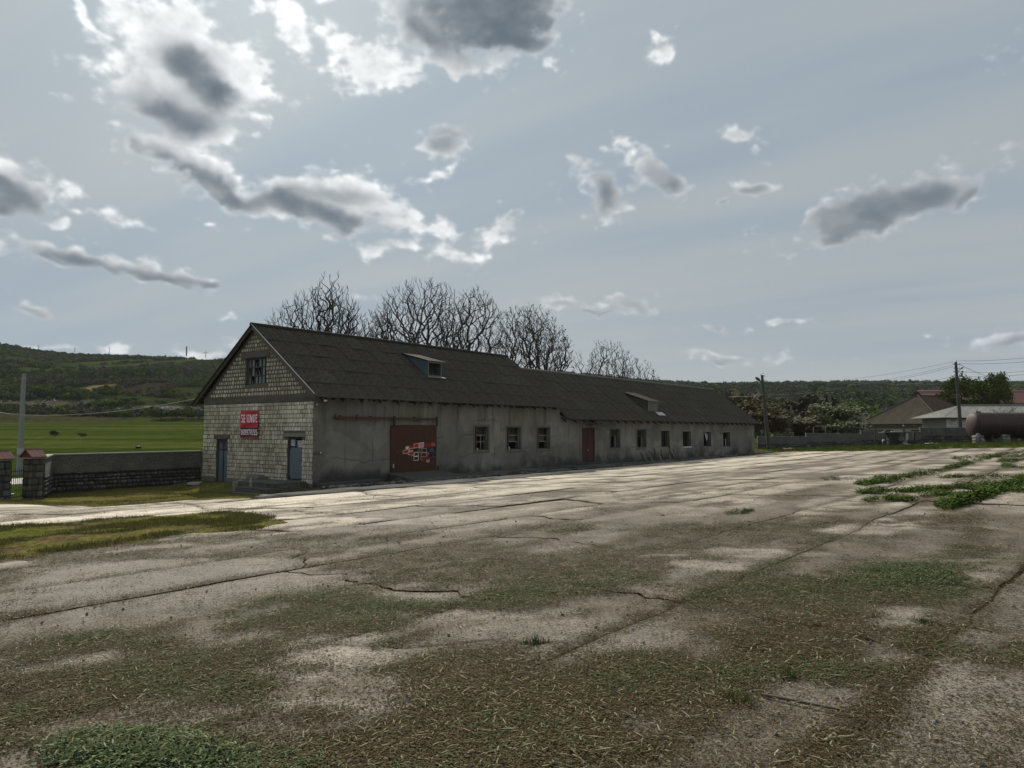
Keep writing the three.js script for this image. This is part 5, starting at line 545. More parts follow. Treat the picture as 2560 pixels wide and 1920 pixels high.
bareTree('bare walnut tree overlapping the right side of the broad one', 303, 1180, 722, 96, 68, { points: 560, tip: .018, twigs: 2, buds: 1, fork: .26 });
bareTree('dense budding walnut tree behind the roof step', 404, 1322, 770, 108, 76, { points: 1150, tip: .018, twigs: 3, buds: 1, bud: 1.5, fork: .16 });
bareTree('small bare sapling between dense tree and low round tree', 505, 1446, 884, 26, 92, { points: 90, tip: .018, twigs: 2, buds: 1, fork: .2 });
bareTree('low round budding tree above the lower roof ridge', 606, 1520, 852, 66, 95, { points: 420, tip: .019, twigs: 2, buds: 1, bud: 1.5, fork: .2 });
bareTree('low spreading tree at the right end of the tree row', 707, 1594, 896, 58, 98, { points: 240, tip: .019, twigs: 2, buds: 1, bud: 1.6, fork: .2 });
bareTree('low bare tree filling the gap behind gable roof', 808, 930, 782, 78, 60, { points: 330, tip: .017, twigs: 2, fork: .3 });

// ------------------------------------------------------------------ foliage
function crownGeo(n, leaf, seed, flat = .85, lumps = 9) { const r = rng(seed), o = { p: [], c: [], i: [] }, cs = []; for (let k = 0; k < lumps; k++) { const a = r() * 6.283, e = Math.acos(rr(-.5, 1, r)), d = rr(.3, .72, r); cs.push([Math.sin(e) * Math.cos(a) * d, Math.cos(e) * d * flat, Math.sin(e) * Math.sin(a) * d, rr(.26, .46, r)]); }
  for (let k = 0; k < n; k++) { const c = cs[k % lumps], a = r() * 6.283, e = Math.acos(rr(-1, 1, r)), d = c[3] * Math.pow(r(), .4), x = c[0] + Math.sin(e) * Math.cos(a) * d, y = c[1] + Math.cos(e) * d, z = c[2] + Math.sin(e) * Math.sin(a) * d, L = leaf * rr(.6, 1.4, r), u = V(rr(-1, 1, r), rr(-1, 1, r), rr(-1, 1, r)).normalize(), w = V(rr(-1, 1, r), rr(-1, 1, r), rr(-1, 1, r)).cross(u).normalize().multiplyScalar(.5), b = o.p.length / 3, t = rr(.7, 1.25, r); o.p.push(x - u.x * L, y - u.y * L, z - u.z * L, x + w.x * L, y + w.y * L, z + w.z * L, x + u.x * L, y + u.y * L, z + u.z * L, x - w.x * L, y - w.y * L, z - w.z * L); for (let q = 0; q < 4; q++) o.c.push(t, t * rr(.95, 1.05, r), t * .95); o.i.push(b, b + 1, b + 2, b, b + 2, b + 3); }
  return fromPI(o); }
const leafMat = new THREE.MeshPhysicalMaterial({ vertexColors: true, roughness: .9, specularIntensity: .2, transmission: .25, thickness: 0, side: THREE.DoubleSide });
const leafMats = {}; const leafOf = c => leafMats[c] ||= new THREE.MeshPhysicalMaterial({ color: lin(...c), vertexColors: true, roughness: .9, specularIntensity: 0, side: THREE.DoubleSide });
function makeHill() { // scrub and woods on the hillsides: one mass each
  const gs = [crownGeo(90, .20, 1, .8), crownGeo(80, .22, 2, .7), crownGeo(90, .18, 3, .95)], r = rng(1234), mk = (name, label, list) => gs.forEach((g, gi) => { const l = list.filter(k => k[5] === gi), im = shadows(new THREE.InstancedMesh(g, leafOf([1, 1, 1]), l.length)), m = new THREE.Matrix4(), q = new THREE.Quaternion(), c = new THREE.Color(); l.forEach((k, i) => { q.setFromEuler(new THREE.Euler(0, r() * 6.28, 0)); im.setMatrixAt(i, m.compose(V(k[0], k[1], -k[2]), q, V(k[3], k[3] * k[6], k[3]))); im.setColorAt(i, c.setRGB(...k[4])); }); im.name = numbered(name); tag(im, label, 'vegetation', name, 'stuff'); scene.add(im); });
  const tone = (n, m) => { let c = n < .42 ? [.050, .078, .028] : n < .52 ? [.072, .108, .033] : n < .60 ? [.11, .10, .070] : [.092, .13, .034]; if (m > .93) c = [.14, .175, .036]; else if (m > .80) c = [.12, .105, .080]; const b = rr(.75, 1.25, r); return c.map(v => v * b); };
  const left = []; for (let k = 0; k < 9000; k++) { const F = rr(228, 650, r), t = rr(-.74, -.30, r), X = t * F; const n = fbm(X * .018 + 3, F * .012, 3), n2 = fbm(X * .006 + 60, F * .022 + 4, 3); if (n * .5 + n2 * .5 < .43 + rr(-.08, .08, r) && F < 632) continue; if (PLOTS.some(p => ((X - p.x) / p.rx) ** 2 + ((F - p.f) / p.rf) ** 2 < 1.15)) continue; const s = rr(1.1, 2.9, r) * lerp(.9, 1.25, (F - 228) / 420) * (F > 630 ? .8 : 1); left.push([X, T(X, F) + s * .25, F, s, tone(fbm(X * .02 + 9, F * .02 + 5, 3), r()), Math.floor(r() * 3), rr(.7, 1.25, r)]); }
  mk('hillside_scrub', 'dark green and brown scrub covering the left hillside', left);
  const right = []; for (let k = 0; k < 11500; k++) { const F = rr(165, 655, r), t = rr(-.32, .78, r), X = t * F; if (t < .1 && F < 330) continue; const n = fbm(X * .012 + 30, F * .012, 3); if (n < .36 && r() < .6) continue; const s = rr(2.0, 4.6, r); right.push([X, T(X, F) + s * .35, F, s, tone(fbm(X * .014 + 40, F * .014 + 5, 3), r()).map((v, i) => v * (i === 2 ? 1.15 : .9)), Math.floor(r() * 3), rr(.8, 1.2, r)]); }
  mk('hillside_wood', 'spring woods covering the hill behind the village', right);
}
makeHill();
const shrubGeos = [crownGeo(420, .10, 11, .8, 12), crownGeo(420, .09, 12, .7, 14), crownGeo(380, .10, 13, 1.0, 12)];
function shrub(name, label, category, group, px, py, halfPx, hPx, F, col, gi, stem = true) { const b = F ? at(px, py, F) : (() => { const [X, f] = hit(px, py); F = f; return V(X, 0, -f); })(), y0 = T(b.x, F), w = halfPx / FOC * F, h = hPx / FOC * F, g = thing(name, label, category, group, [b.x, y0, b.z]); const c = part('crown', shrubGeos[gi % 3], leafOf(col), g, [0, h * .42, 0], [0, px * 1.7, 0]); c.scale.set(w * 1.1, h * .62, w * 1.1); if (stem) part('stem', merge([rod(V(0, -.1, 0), V(w * .1, h * .7, 0), Math.max(.04, w * .03), 5, .02), rod(V(0, .05, 0), V(-w * .3, h * .6, w * .2), Math.max(.03, w * .025), 5, .02), rod(V(0, .05, 0), V(w * .25, h * .55, -w * .2), Math.max(.03, w * .02), 5, .02)]), barkDark, g); return g; }
const ORD = i => { const n = i + 1, u = n % 10; return n + (n > 10 && n < 14 ? 'th' : u === 1 ? 'st' : u === 2 ? 'nd' : u === 3 ? 'rd' : 'th'); };
const DG = [.046, .072, .024], OG = [.062, .085, .020], YG = [.11, .135, .020], GB = [.080, .072, .052], BR = [.085, .064, .030];
[[25, 990, 22, 20, DG], [62, 992, 16, 16, DG], [90, 992, 22, 26, DG], [112, 996, 20, 26, DG], [140, 996, 22, 24, DG], [163, 992, 14, 18, OG], [72, 998, 16, 18, DG], [200, 1002, 20, 18, DG], [182, 1000, 14, 16, DG], [240, 1003, 18, 20, DG], [258, 1000, 12, 14, OG], [228, 1018, 16, 14, DG], [265, 1018, 22, 16, DG], [285, 1020, 18, 18, DG], [150, 1030, 12, 10, OG], [250, 1043, 16, 18, DG], [292, 1044, 20, 18, DG], [312, 1046, 14, 16, DG], [385, 1044, 14, 24, DG], [402, 1050, 26, 24, DG], [440, 1052, 34, 26, DG], [470, 1051, 22, 22, DG], [497, 1050, 18, 20, GB], [340, 1004, 18, 14, DG], [318, 1010, 16, 16, DG], [350, 1012, 20, 12, OG], [400, 1012, 20, 12, DG], [470, 1014, 24, 12, DG], [492, 1012, 16, 14, DG]].sort((p, q) => p[0] - q[0]).forEach(([x, y, w, h, c], i) => shrub('field_shrub', (c === OG ? 'olive green' : c === GB ? 'grey brown bare' : 'dark green') + ' shrub at the far field edge, ' + ORD(i) + ' shrub from the left', 'shrub', 'shrubs along the field edge', x, y, w, h, 0, c, i));
[[267, 985, 22, 30, 'tall yellow-green tree above the pale earth patch', YG, 0], [283, 992, 18, 24, 'olive tree beside the tall yellow-green one', OG, 0], [432, 996, 28, 34, 'yellow-green round tree above the field near the gable', YG, 0], [405, 992, 22, 28, 'grey-green round tree left of the yellow-green one by the gable', GB, 0], [468, 1005, 22, 18, 'low yellow-green bush close to the gable eave', YG, 0], [150, 975, 16, 22, 'narrow olive tree among scrub above the left field', OG, 0], [175, 972, 18, 22, 'second narrow olive tree among scrub above the left field', OG, 0]].forEach(([x, y, w, h, l, c], i) => shrub('hill_tree', l, 'tree', null, x, y, w, h, 0, c, i));
shrub('lone_shrub', 'dark bare shrub with taller twigs alone in green field, left one', 'shrub', null, 137, 1092, 14, 20, 0, [.03, .042, .018], 0); shrub('lone_shrub', 'low round shrub alone in green field, right of the twiggy one', 'shrub', null, 204, 1092, 14, 12, 0, [.035, .055, .02], 1);
// pale rubble along the foot of the hill
{ const r = rng(66), im = new THREE.InstancedMesh(bevelBox(.5, .3, .4, .06, 3, .14), std([1, 1, 1], .95), 420), m = new THREE.Matrix4(), q = new THREE.Quaternion(), c = new THREE.Color(); for (let i = 0; i < 420; i++) { const row = i < 200, x = row ? rr(225, 505, r) : rr(0, 330, r), y = row ? 1022 + (x > 390 ? rr(-5, 4, r) : rr(0, 7, r)) : rr(998, 1036, r), [X, F] = hit(x, y), k = rr(.4, 1.5, r) * (row ? 1.1 : .9), b = rr(.10, .34, r); q.setFromEuler(new THREE.Euler(r(), r() * 6, r())); im.setMatrixAt(i, m.compose(gnd(X, F, .08), q, V(k, k, k))); im.setColorAt(i, c.setRGB(b, b * .98, b * .92)); } im.name = 'pale_rubble'; tag(im, 'pale stones and dumped rubble between field and hill', 'rubble', 'pale rubble', 'stuff'); scene.add(shadows(im)); }
[[187, 875, 868, 'thin mast on the left hill crest, leftmost'], [96, 874, 862, 'thin mast on the hill crest above the left pole'], [273, 878, 866, 'thin mast in the middle of the left hill crest'], [466, 884, 866, 'thick grey tower on the left hill crest'], [514, 888, 876, 'lattice pylon on the hill crest next to the gable']].forEach(([x, y0, y1, l], i) => { const F = 645, a = at(x, y0 + 6, F), b = at(x, y1, F), g = thing('mast', l, 'mast', 'masts on the hill crest', [a.x, a.y, a.z]), h = b.y - a.y; part('shaft', closedRod(V(0, 0, 0), V(0, h, 0), i === 3 ? .55 : .22, 6, i === 3 ? .5 : .12), std([.16, .16, .17], .9), g); part('cross_arm', box(i === 4 ? 5 : 1.6, .2, .2, 0, h * .72, 0), std([.12, .12, .13], .9), g); });
{ // small dark animal grazing, sunlight on its back painted as a pale cap
  const [X, F] = hit(347, 1127), k = F / FOC, g = thing('grazing_animal', 'small dark animal with sunlight painted on its back grazing behind boundary wall', 'animal', null, [X, T(X, F), -F], .5), s = 13 * k, b = []; const el = (x, y, z, a, c, d) => { const q = new THREE.SphereGeometry(1, 14, 10); q.scale(a * s, c * s, d * s); q.translate(x * s, y * s, z * s); b.push(q); }; el(0, .68, 0, .42, .24, .2); el(.2, .72, 0, .22, .22, .19); el(-.25, .68, 0, .22, .22, .2); const T0 = (l, rs) => b.push(tubeGeo(l.map(q => V(q[0] * s, q[1] * s, q[2] * s)), rs.map(q => q * s), 7)); for (const z of [-.1, .1]) { T0([[.28, .62, z], [.30, .34, z], [.28, 0, z]], [.09, .055, .045]); T0([[-.28, .62, z], [-.22, .42, z], [-.32, .28, z], [-.29, 0, z]], [.12, .08, .05, .045]); } T0([[-.35, .74, 0], [-.52, .56, .02], [-.62, .34, .03]], [.15, .11, .08]); T0([[-.60, .40, .03], [-.68, .20, .04], [-.70, .10, .04]], [.09, .075, .045]); T0([[-.58, .42, .08], [-.52, .44, .18]], [.04, .02]); T0([[-.58, .42, -.02], [-.52, .44, -.12]], [.04, .02]); T0([[.40, .76, 0], [.48, .60, 0]], [.04, .02]); part('body', merge(b), std([.035, .033, .03], .6), g); const p = new THREE.SphereGeometry(1, 12, 8, 0, 6.3, 0, 1.0); p.scale(.40 * s, .25 * s, .2 * s); p.translate(0, .695 * s, 0); part('painted_sunlit_back', p, std([.6, .58, .5], .8), g); }

// ------------------------------------------------------------------ far wall, tank, machine and village on the right
[[1893, 2016, 1091, 1092.5, 'lowest far boundary wall section beside the street lamp', 1], [2014, 2152, 1083.5, 1086, 'second far boundary wall section before the blossom trees', 2], [2151, 2300, 1077.5, 1079.5, 'third far boundary wall section behind the old machine', 3], [2299, 2700, 1069.5, 1070, 'highest far boundary wall section running behind the tank', 4]].forEach(([x0, x1, ya, yb, l, i]) => { const F = 92 - (i % 2) * .02, a = at(x0, ya, F), b = at(x1, yb, F), g0 = Math.min(T(a.x, F), T(b.x, F)) - .15; stoneWall('far_wall', l, [a.x, F], [b.x, F], g0, a.y, b.y, Math.max(g0 + .55, (T(a.x, F) + T(b.x, F)) / 2 + .62 + (i === 4 ? .05 : 0)), .3, 90 + i, null, [.3, .6]); });
const rustTex = tileTex(512, (u, v) => { const a = tf(u, v, 8, 4), b = tf(u, v, 32, 4); const k = sstep(.42, .62, a * .6 + b * .4); return [lerp(.42, .62, k) + (b - .5) * .3, lerp(.27, .40, k) + (b - .5) * .2, lerp(.27, .33, k) + (b - .5) * .15]; }, true);
{ const F = 86, c = at(2423, 1064, F), r = 1.47, L = 10, t = thing('rusty_tank', 'large dark red horizontal steel tank at the right edge', 'tank', null, [c.x, c.y, c.z], -.03), m = std([.115, .075, .066], .65, { map: rustTex }); const pts = []; for (let k = 0; k <= 10; k++) { const a = k / 10 * Math.PI / 2; pts.push(new THREE.Vector2(Math.max(.001, Math.sin(a) * r), -Math.cos(a) * .55)); } pts.push(new THREE.Vector2(r, L)); for (let k = 9; k >= 0; k--) { const a = k / 10 * Math.PI / 2; pts.push(new THREE.Vector2(Math.max(.001, Math.sin(a) * r), L + Math.cos(a) * .55)); } const g = new THREE.LatheGeometry(pts, 44); g.rotateZ(-Math.PI / 2); g.translate(.55, 0, 0); part('shell', g, m, t); for (const x of [.6, 2.6, 4.6, 6.6, 8.6]) part('weld_band', (() => { const q = new THREE.TorusGeometry(r + .004, .014, 6, 44); q.rotateY(Math.PI / 2); q.translate(x, 0, 0); return q; })(), std([.11, .05, .045], .6), t); part('manhole', closedRod(V(1.1, r - .1, 0), V(1.1, r + .12, 0), .22, 14), std([.05, .03, .03], .7), t); part('valve', rod(V(.75, r - .1, 0), V(.95, r + .25, 0), .05, 6), std([.03, .025, .025], .7), t); part('outlet_pipe', rod(V(3.9, -r + .1, .5), V(4.15, -r - .75, .7), .04, 6), std([.4, .4, .4], .5), t); for (const x of [2.0, 6.0]) part('saddle', box(.25, 1.0, 1.9, x, -r - .1, 0), std([.03, .02, .02], .8), t); }
[[2446, 1114, 1.0, .95, 'stacked stone block pier under the left end of tank'], [2511, 1117, 1.05, 1.0, 'second stone block pier under the tank']].forEach(([x, y, w, h, l], i) => { const F = 85.2, c = at(x, y, F), y0 = T(c.x, F) - .05, p = thing('block_pier', l, 'pier', null, [c.x, y0, c.z], .1 * i), r = rng(20 + i), ms = [.8, 1, 1.25].map(k => std([.22 * k, .215 * k, .20 * k], .95, { bumpMap: soilBump, bumpScale: .03 })); for (let k = 0; k < 3; k++) for (let q = 0; q < 2; q++) part('stone_block', bevelBox(w / 2 - .02, h / 3 - .02, .8, .05, k * 5 + q + i * 11, .06), ms[(k + q) % 3], p, [(q - .5) * w / 2 + rr(-.04, .04, r), h / 3 * (k + .5), 0], [0, rr(-.1, .1, r), 0]); part('stone_block', bevelBox(w * .4, .26, .5, .05, 77 + i, .08), ms[2], p, [rr(-.1, .1, r), h + .12, .1]); });
{ const c = at(2484, 1110, 85.6), m = solo('loose_block', bevelBox(.9, .5, .6, .06, 6, .08), std([.12, .12, .10], .95), 'low mossy stone block between the two piers under tank', 'block'); m.position.set(c.x, T(c.x, 85.6) + .22, c.z); }
{ const F = 88, o = at(2240, 1120, F), y0 = T(o.x, F), m = thing('farm_machine', 'rusted old farm machine with flat top on the grass strip', 'machine', null, [o.x, y0, o.z]), L = (x, y) => V((x - 2240) / FOC * F, Math.max(0, (1120.5 - y) / FOC * F), 0), bx = (n, x0, y0, x1, y1, d, c, z = 0) => { const a = L(x0, y0), b = L(x1, y1); return part(n, box(Math.abs(b.x - a.x), Math.abs(b.y - a.y), d, (a.x + b.x) / 2, (a.y + b.y) / 2, z), std(c, .85), m); };
  const dk = [.018, .016, .014]; bx('cabinet', 2221, 1089, 2249, 1117, 1.1, dk, -.2); bx('top_plate', 2205, 1086.5, 2261, 1088.3, 1.5, [.10, .105, .10], -.1); bx('top_board', 2226, 1084, 2251, 1086, .7, [.45, .46, .46], .1); bx('top_beam', 2214, 1083.5, 2226, 1086, .5, [.05, .05, .05], -.2); bx('leg', 2219.5, 1088, 2221, 1121, .12, [.06, .055, .05], .4); bx('leg', 2250, 1106, 2254.5, 1121, .16, [.07, .068, .062], .5); bx('leg', 2258, 1088, 2261, 1110, .14, [.07, .068, .062], .3); bx('leg', 2262, 1088, 2265, 1108, .14, [.06, .058, .05], -.2); bx('engine_box', 2270, 1090, 2281, 1107, .7, [.09, .088, .082], -.2); bx('side_frame', 2285, 1086, 2288, 1114, .3, dk, -.1); bx('base', 2268, 1106, 2288, 1115, .8, dk, -.2); bx('gear_cover', 2244, 1092, 2249, 1098, 1.16, [.06, .058, .055], -.18);
  part('exhaust_pipe', tubeGeo([L(2261.5, 1088), L(2261, 1080), L(2260.5, 1073)], [.09, .08, .08], 8), std([.03, .028, .026], .8), m); part('exhaust_cap', new THREE.SphereGeometry(.10, 10, 8), std([.3, .29, .28], .5), m, L(2260.5, 1071).toArray()); for (const [x, y, q] of [[2213, 1112, .32], [2276, 1112, .3]]) { const w = part('wheel', new THREE.TorusGeometry(q, .05, 6, 20), std([.05, .042, .038], .8), m, [L(x, y).x, q + .02, .35]); for (let k = 0; k < 3; k++) part('spoke', box(q * 1.9, .03, .03), std([.05, .042, .038], .8), w, null, [0, 0, k * 1.05]); } part('belt_wheel', (() => { const q = new THREE.CylinderGeometry(.26, .26, .12, 16); q.rotateX(Math.PI / 2); return q; })(), std([.09, .085, .08], .7), m, [L(2247, 1104).x, L(0, 1104).y, .45]); part('strut', rod(L(2263, 1107).add(V(0, 0, .3)), L(2271, 1094).add(V(0, 0, .1)), .025, 5), std([.3, .29, .27], .6), m); part('lever', rod(L(2204, 1088), L(2216, 1081), .03, 5), std([.35, .34, .33], .6), m); }
function plank(name, label, x0, y0, x1, y1, F, w, c, lift = .05) { const a = at(x0, y0, F), b = at(x1, y1, F); for (const v of [a, b]) v.y = Math.max(v.y, T(v.x, F) + lift); const d = b.clone().sub(a), g = new THREE.BoxGeometry(d.length(), w, w * .5); g.rotateZ(Math.atan2(d.y, d.x)); const m = solo(name, g, std(c, .85), label, 'plank'); m.position.copy(a.add(b).multiplyScalar(.5)); }
plank('plank', 'pale plank leaning off the old farm machine onto grass', 2257.5, 1108, 2278.5, 1119.5, 86.6, .16, [.40, .38, .33]); plank('plank', 'thin grey pole leaning against the far wall stones', 2294, 1114, 2309, 1104, 91.4, .07, [.13, .12, .11]);
{ const c = at(2326, 1114, 89), g = thing('broken_panel', 'white broken panel lying flat on the grass strip', 'panel', null, [c.x, T(c.x, 89) + .09, c.z]); part('sheet', bevelBox(.95, .05, .8, .01, 5, .03), std([.62, .62, .62], .6), g, null, [.12, .1, .03]); part('torn_sheet', bevelBox(.6, .04, .6, .01, 7, .05), std([.5, .5, .48], .7), g, [.65, -.02, .1], [.05, .4, -.04]); }
[[2188.5, 1068, 2187.5, 1117, 90, 'dark fence post left of the old farm machine'], [2325, 1069, 2332, 1114, 90.6, 'leaning dark post against the highest far wall']].forEach(([x0, y0, x1, y1, F, l]) => { const t = at(x0, y0, F), b = at(x1, y1, F); b.y = T(b.x, F) - .1; solo('fence_post', closedRod(b, t, .085, 8, .075), std([.055, .05, .045], .9), l, 'post'); });
{ const c = at(2209, 1104, 89), m = solo('white_can', new THREE.CylinderGeometry(.16, .15, .3, 14), std([.75, .76, .76], .5), 'white metal can beside the machine at far wall', 'can'); m.position.set(c.x, T(c.x, 89) + .62, c.z); m.rotation.z = 1.2; const s = solo('stump', bevelBox(.5, .62, .45, .07, 8, .08), std([.06, .055, .05], .95), 'dark stump block carrying a white can by the machine', 'stump'); s.position.set(c.x + .05, T(c.x, 89) + .25, c.z); }
{ const r = rng(14); [[1968, 1121], [1975, 1120], [1962, 1122], [1980, 1123]].forEach(([x, y], i) => { const F = 83 + i * .4, c = at(x, y, F), m = solo('brick_rubble', bevelBox(.55, .26, .4, .05, i + 60, .12), std([.16, .095, .075], .95), 'reddish rubble lump in the small heap near street lamp', 'rubble', 'rubble heap near the street lamp'); m.position.set(c.x, T(c.x, F) + .12, c.z); m.rotation.set(.2, i, .1); }); }
// a face of a roof: ribs run up the slope; eave a->b, inward slope vector, rise profile along the eave
function roofFace(a, b, inn, rise, prof, pitch, amp, steps = 0) { const L = a.distanceTo(b), n = Math.ceil(L / pitch) * 4, o = { p: [], uv: [], i: [] }, e = b.clone().sub(a), nr = inn.clone().setY(rise), nn = e.clone().cross(nr).normalize(); if (nn.y < 0) nn.negate(); const m = steps || 1; const h = u => { for (let k = 1; k < prof.length; k++) if (u <= prof[k][0]) return lerp(prof[k - 1][1], prof[k][1], (u - prof[k - 1][0]) / (prof[k][0] - prof[k - 1][0])); return prof.at(-1)[1]; };
  for (let i = 0; i <= n; i++) { const u = i / n, hh = h(u); for (let j = 0; j <= m; j++) for (let q = 0; q < (steps && j && j < m ? 2 : 1); q++) { const t = j / m * hh, w = Math.cos(i / 4 * 2 * Math.PI) * amp + (steps ? (q ? .05 : 0) + (j === 0 ? .05 : 0) : 0); o.p.push(a.x + e.x * u + nr.x * t + nn.x * w, a.y + e.y * u + nr.y * t + nn.y * w, a.z + e.z * u + nr.z * t + nn.z * w); o.uv.push(u * L / 2, t * 2); } }
  const c = o.p.length / 3 / (n + 1); for (let i = 0; i < n; i++) for (let j = 0; j + 1 < c; j++) { const k = i * c + j; o.i.push(k, k + c, k + 1, k + 1, k + c, k + c + 1); } return fromPI(o); }
{ // pyramid-roofed house
  const Lf = V(54.6, 3.62, -120), Rt = V(62.4, 3.62, -110), D = V(.788, 0, -.615), w = Lf.distanceTo(Rt), e = Rt.clone().sub(Lf).normalize(), dep = w + 6, rise = 4.45, h = thing('hip_roofed_house', 'cream house under a weathered brown corrugated hip roof', 'house', null, [58.5, .9, -115]), off = V(58.5, .9, -115).negate(), G = g => { g.translate(off.x, off.y, off.z); return g; };
  const rm = std([.125, .098, .060], .85, { map: rep(soilTex, .6) }), rm2 = std([.085, .050, .024], .85, { map: rep(soilTex, .6) }), inn = D.clone().multiplyScalar(w / 2), Lb = Lf.clone().addScaledVector(D, dep), Rb = Rt.clone().addScaledVector(D, dep), side = e.clone().multiplyScalar(-w / 2), k = w / 2 / dep;
  const wc = std([.40, .37, .30], .9), c = Lf.clone().add(Rb).multiplyScalar(.5), bt = new THREE.BoxGeometry(w - 1.2, 3.4, dep - 1.2); bt.rotateY(Math.atan2(-e.z, e.x)); bt.translate(c.x, 2.0, c.z); part('wall', G(bt), wc, h);
  const rf = part('roof', G(roofFace(Lf, Rt, inn, rise, [[0, 0], [.5, 1], [1, 0]], .34, .06)), rm, h); part('roof_face', G(roofFace(Rt, Rb, side, rise, [[0, 0], [k, 1], [1 - k, 1], [1, 0]], .25, .035)), rm2, rf); part('roof_face', G(roofFace(Lf, Lb, side.clone().negate(), rise, [[0, 0], [k, 1], [1 - k, 1], [1, 0]], .25, .035)), rm, rf); part('roof_face', G(roofFace(Lb, Rb, inn.clone().negate(), rise, [[0, 0], [.5, 1], [1, 0]], .25, .035)), rm, rf);
  const ap = Lf.clone().add(Rt).multiplyScalar(.5).add(inn).setY(3.62 + rise), ap2 = ap.clone().addScaledVector(D, 6); for (const [p, q] of [[Lf, ap], [Rt, ap], [ap, ap2], [Rb, ap2]]) part('ridge_cap', G(rod(p.clone().setY(p.y + .05), q.clone().setY(q.y + .05), .10, 6)), rm, rf);
  part('gutter', G(rod(Lf.clone().setY(3.55), Rt.clone().setY(3.55), .09, 6)), std([.03, .028, .026], .8), h); part('gutter', G(rod(Rt.clone().setY(3.55), Rb.clone().setY(3.55), .09, 6)), std([.03, .028, .026], .8), h);
  const fr = (u0, u1, y0, y1, out) => { const p = Lf.clone().lerp(Rt, (u0 + u1) / 2).addScaledVector(D, .6 - out), g = new THREE.BoxGeometry(w * (u1 - u0), y1 - y0, .08); g.rotateY(Math.atan2(-e.z, e.x)); g.translate(p.x, (y0 + y1) / 2, p.z); return G(g); }; part('brown_band', fr(.07, .94, 2.9, 3.25, .04), std([.17, .13, .09], .9), h); part('window', fr(.08, .40, 2.45, 2.68, .05), std([.02, .02, .02], .4), h); part('window', fr(.62, .80, 2.45, 2.68, .05), std([.02, .02, .02], .4), h); part('corner_strip', fr(.055, .085, 1.0, 3.5, .05), std([.5, .48, .44], .9), h); }
{ // block shed
  const F = 99.6, s = thing('block_shed', 'pale concrete block shed with grey corrugated roof behind tank', 'shed', null, [66, 1, -101]), off = V(-66, -1, 101), G = g => { g.translate(off.x, off.y, off.z); return g; }, xl = 56.4, xr = 84, ye = 4.28; part('wall', G(box(xr - 1.2 - 57.35, 3.6, 6, (xr - 1.2 + 57.35) / 2, 2.44, -103.4)), std([.20, .195, .18], .95), s);
  const r = rng(2), ms = [.85, 1, 1.12].map(k => std([.60 * k, .59 * k, .56 * k], .95)); for (let y = 2.55, j = 0; y < 4.1; y += .28, j++) for (let x = 57.3 - (j % 2) * .28; x < 64; x += .56) { const x0 = Math.max(57.3, x), x1 = x + .56; if (x1 - x0 > .1) part('wall_block', bevelBox(x1 - x0 - .035, .245, .1, .015, 3, 0), ms[Math.floor(r() * 3)], s, [(x0 + x1) / 2 - 66, y + .14 - 1, -100.4 + 101 + .03]); }
  const grey = std([.34, .34, .335], .85, { map: rep(soilTex, 1) }), a = V(xl, ye, -F), b = V(xr, ye, -F), rf = part('roof', G(roofFace(a, b, V(0, 0, -4.1), 1.72, [[0, 0], [4.6 / 27.6, 1], [1, 1]], .25, .035)), grey, s); part('roof_face', G(roofFace(V(xl, ye, -F - 8.2), a, V(4.6, 0, 0), 1.72, [[0, 0], [.5, 1], [1, 0]], .25, .035)), grey, rf); part('roof_face', G(roofFace(V(xl, ye, -F - 8.2), V(xr, ye, -F - 8.2), V(0, 0, 4.1), 1.72, [[0, 0], [4.6 / 27.6, 1], [1, 1]], .25, .035)), grey, rf); part('ridge_cap', G(rod(V(xl + 4.6, ye + 1.75, -F - 4.1), V(xr, ye + 1.75, -F - 4.1), .09, 6)), grey, rf); part('fascia', G(box(xr - xl - .5, .14, .06, (xl + xr) / 2 + .2, ye - .12, -F - .12)), std([.03, .028, .025], .9), s); }
{ const s = thing('red_roofed_house', 'house with red metal tile roof behind the leafy green tree', 'house', null, [86, 1.5, -140]), off = V(-86, -1.5, 140), G = g => { g.translate(off.x, off.y, off.z); return g; }, a = V(75.2, 7.5, -136), b = V(95.4, 7.5, -136), red = std([.15, .055, .05], .45); const rf = part('roof', G(roofFace(a, b, V(0, 0, -5), 2.35, [[0, .9], [.02, 1], [1, 1]], .42, .05, 9)), red, s); part('roof_face', G(roofFace(V(75.2, 7.5, -146), V(95.4, 7.5, -146), V(0, 0, 5), 2.35, [[0, 1], [1, 1]], .42, .05, 9)), red, rf); part('ridge_cap', G(rod(V(75.2, 9.9, -141), V(95.4, 9.9, -141), .14, 6)), std([.36, .17, .15], .5), rf); part('wall', G(box(19, 6.2, 8.6, 85.3, 4.4, -141)), std([.42, .40, .35], .9), s); const t = new THREE.Shape(); t.moveTo(-4.3, 0); t.lineTo(4.3, 0); t.lineTo(0, 2.1); t.closePath(); const g = new THREE.ExtrudeGeometry(t, { depth: .2, bevelEnabled: false }); g.rotateY(Math.PI / 2).translate(94.7, 7.5, -141); part('gable', G(g), std([.12, .11, .10], .9), s); part('window', G(box(1.4, 1.3, .1, 80, 5.2, -136.65)), std([.03, .035, .04], .3), s); part('window', G(box(1.4, 1.3, .1, 90, 5.2, -136.65)), std([.03, .035, .04], .3), s); }
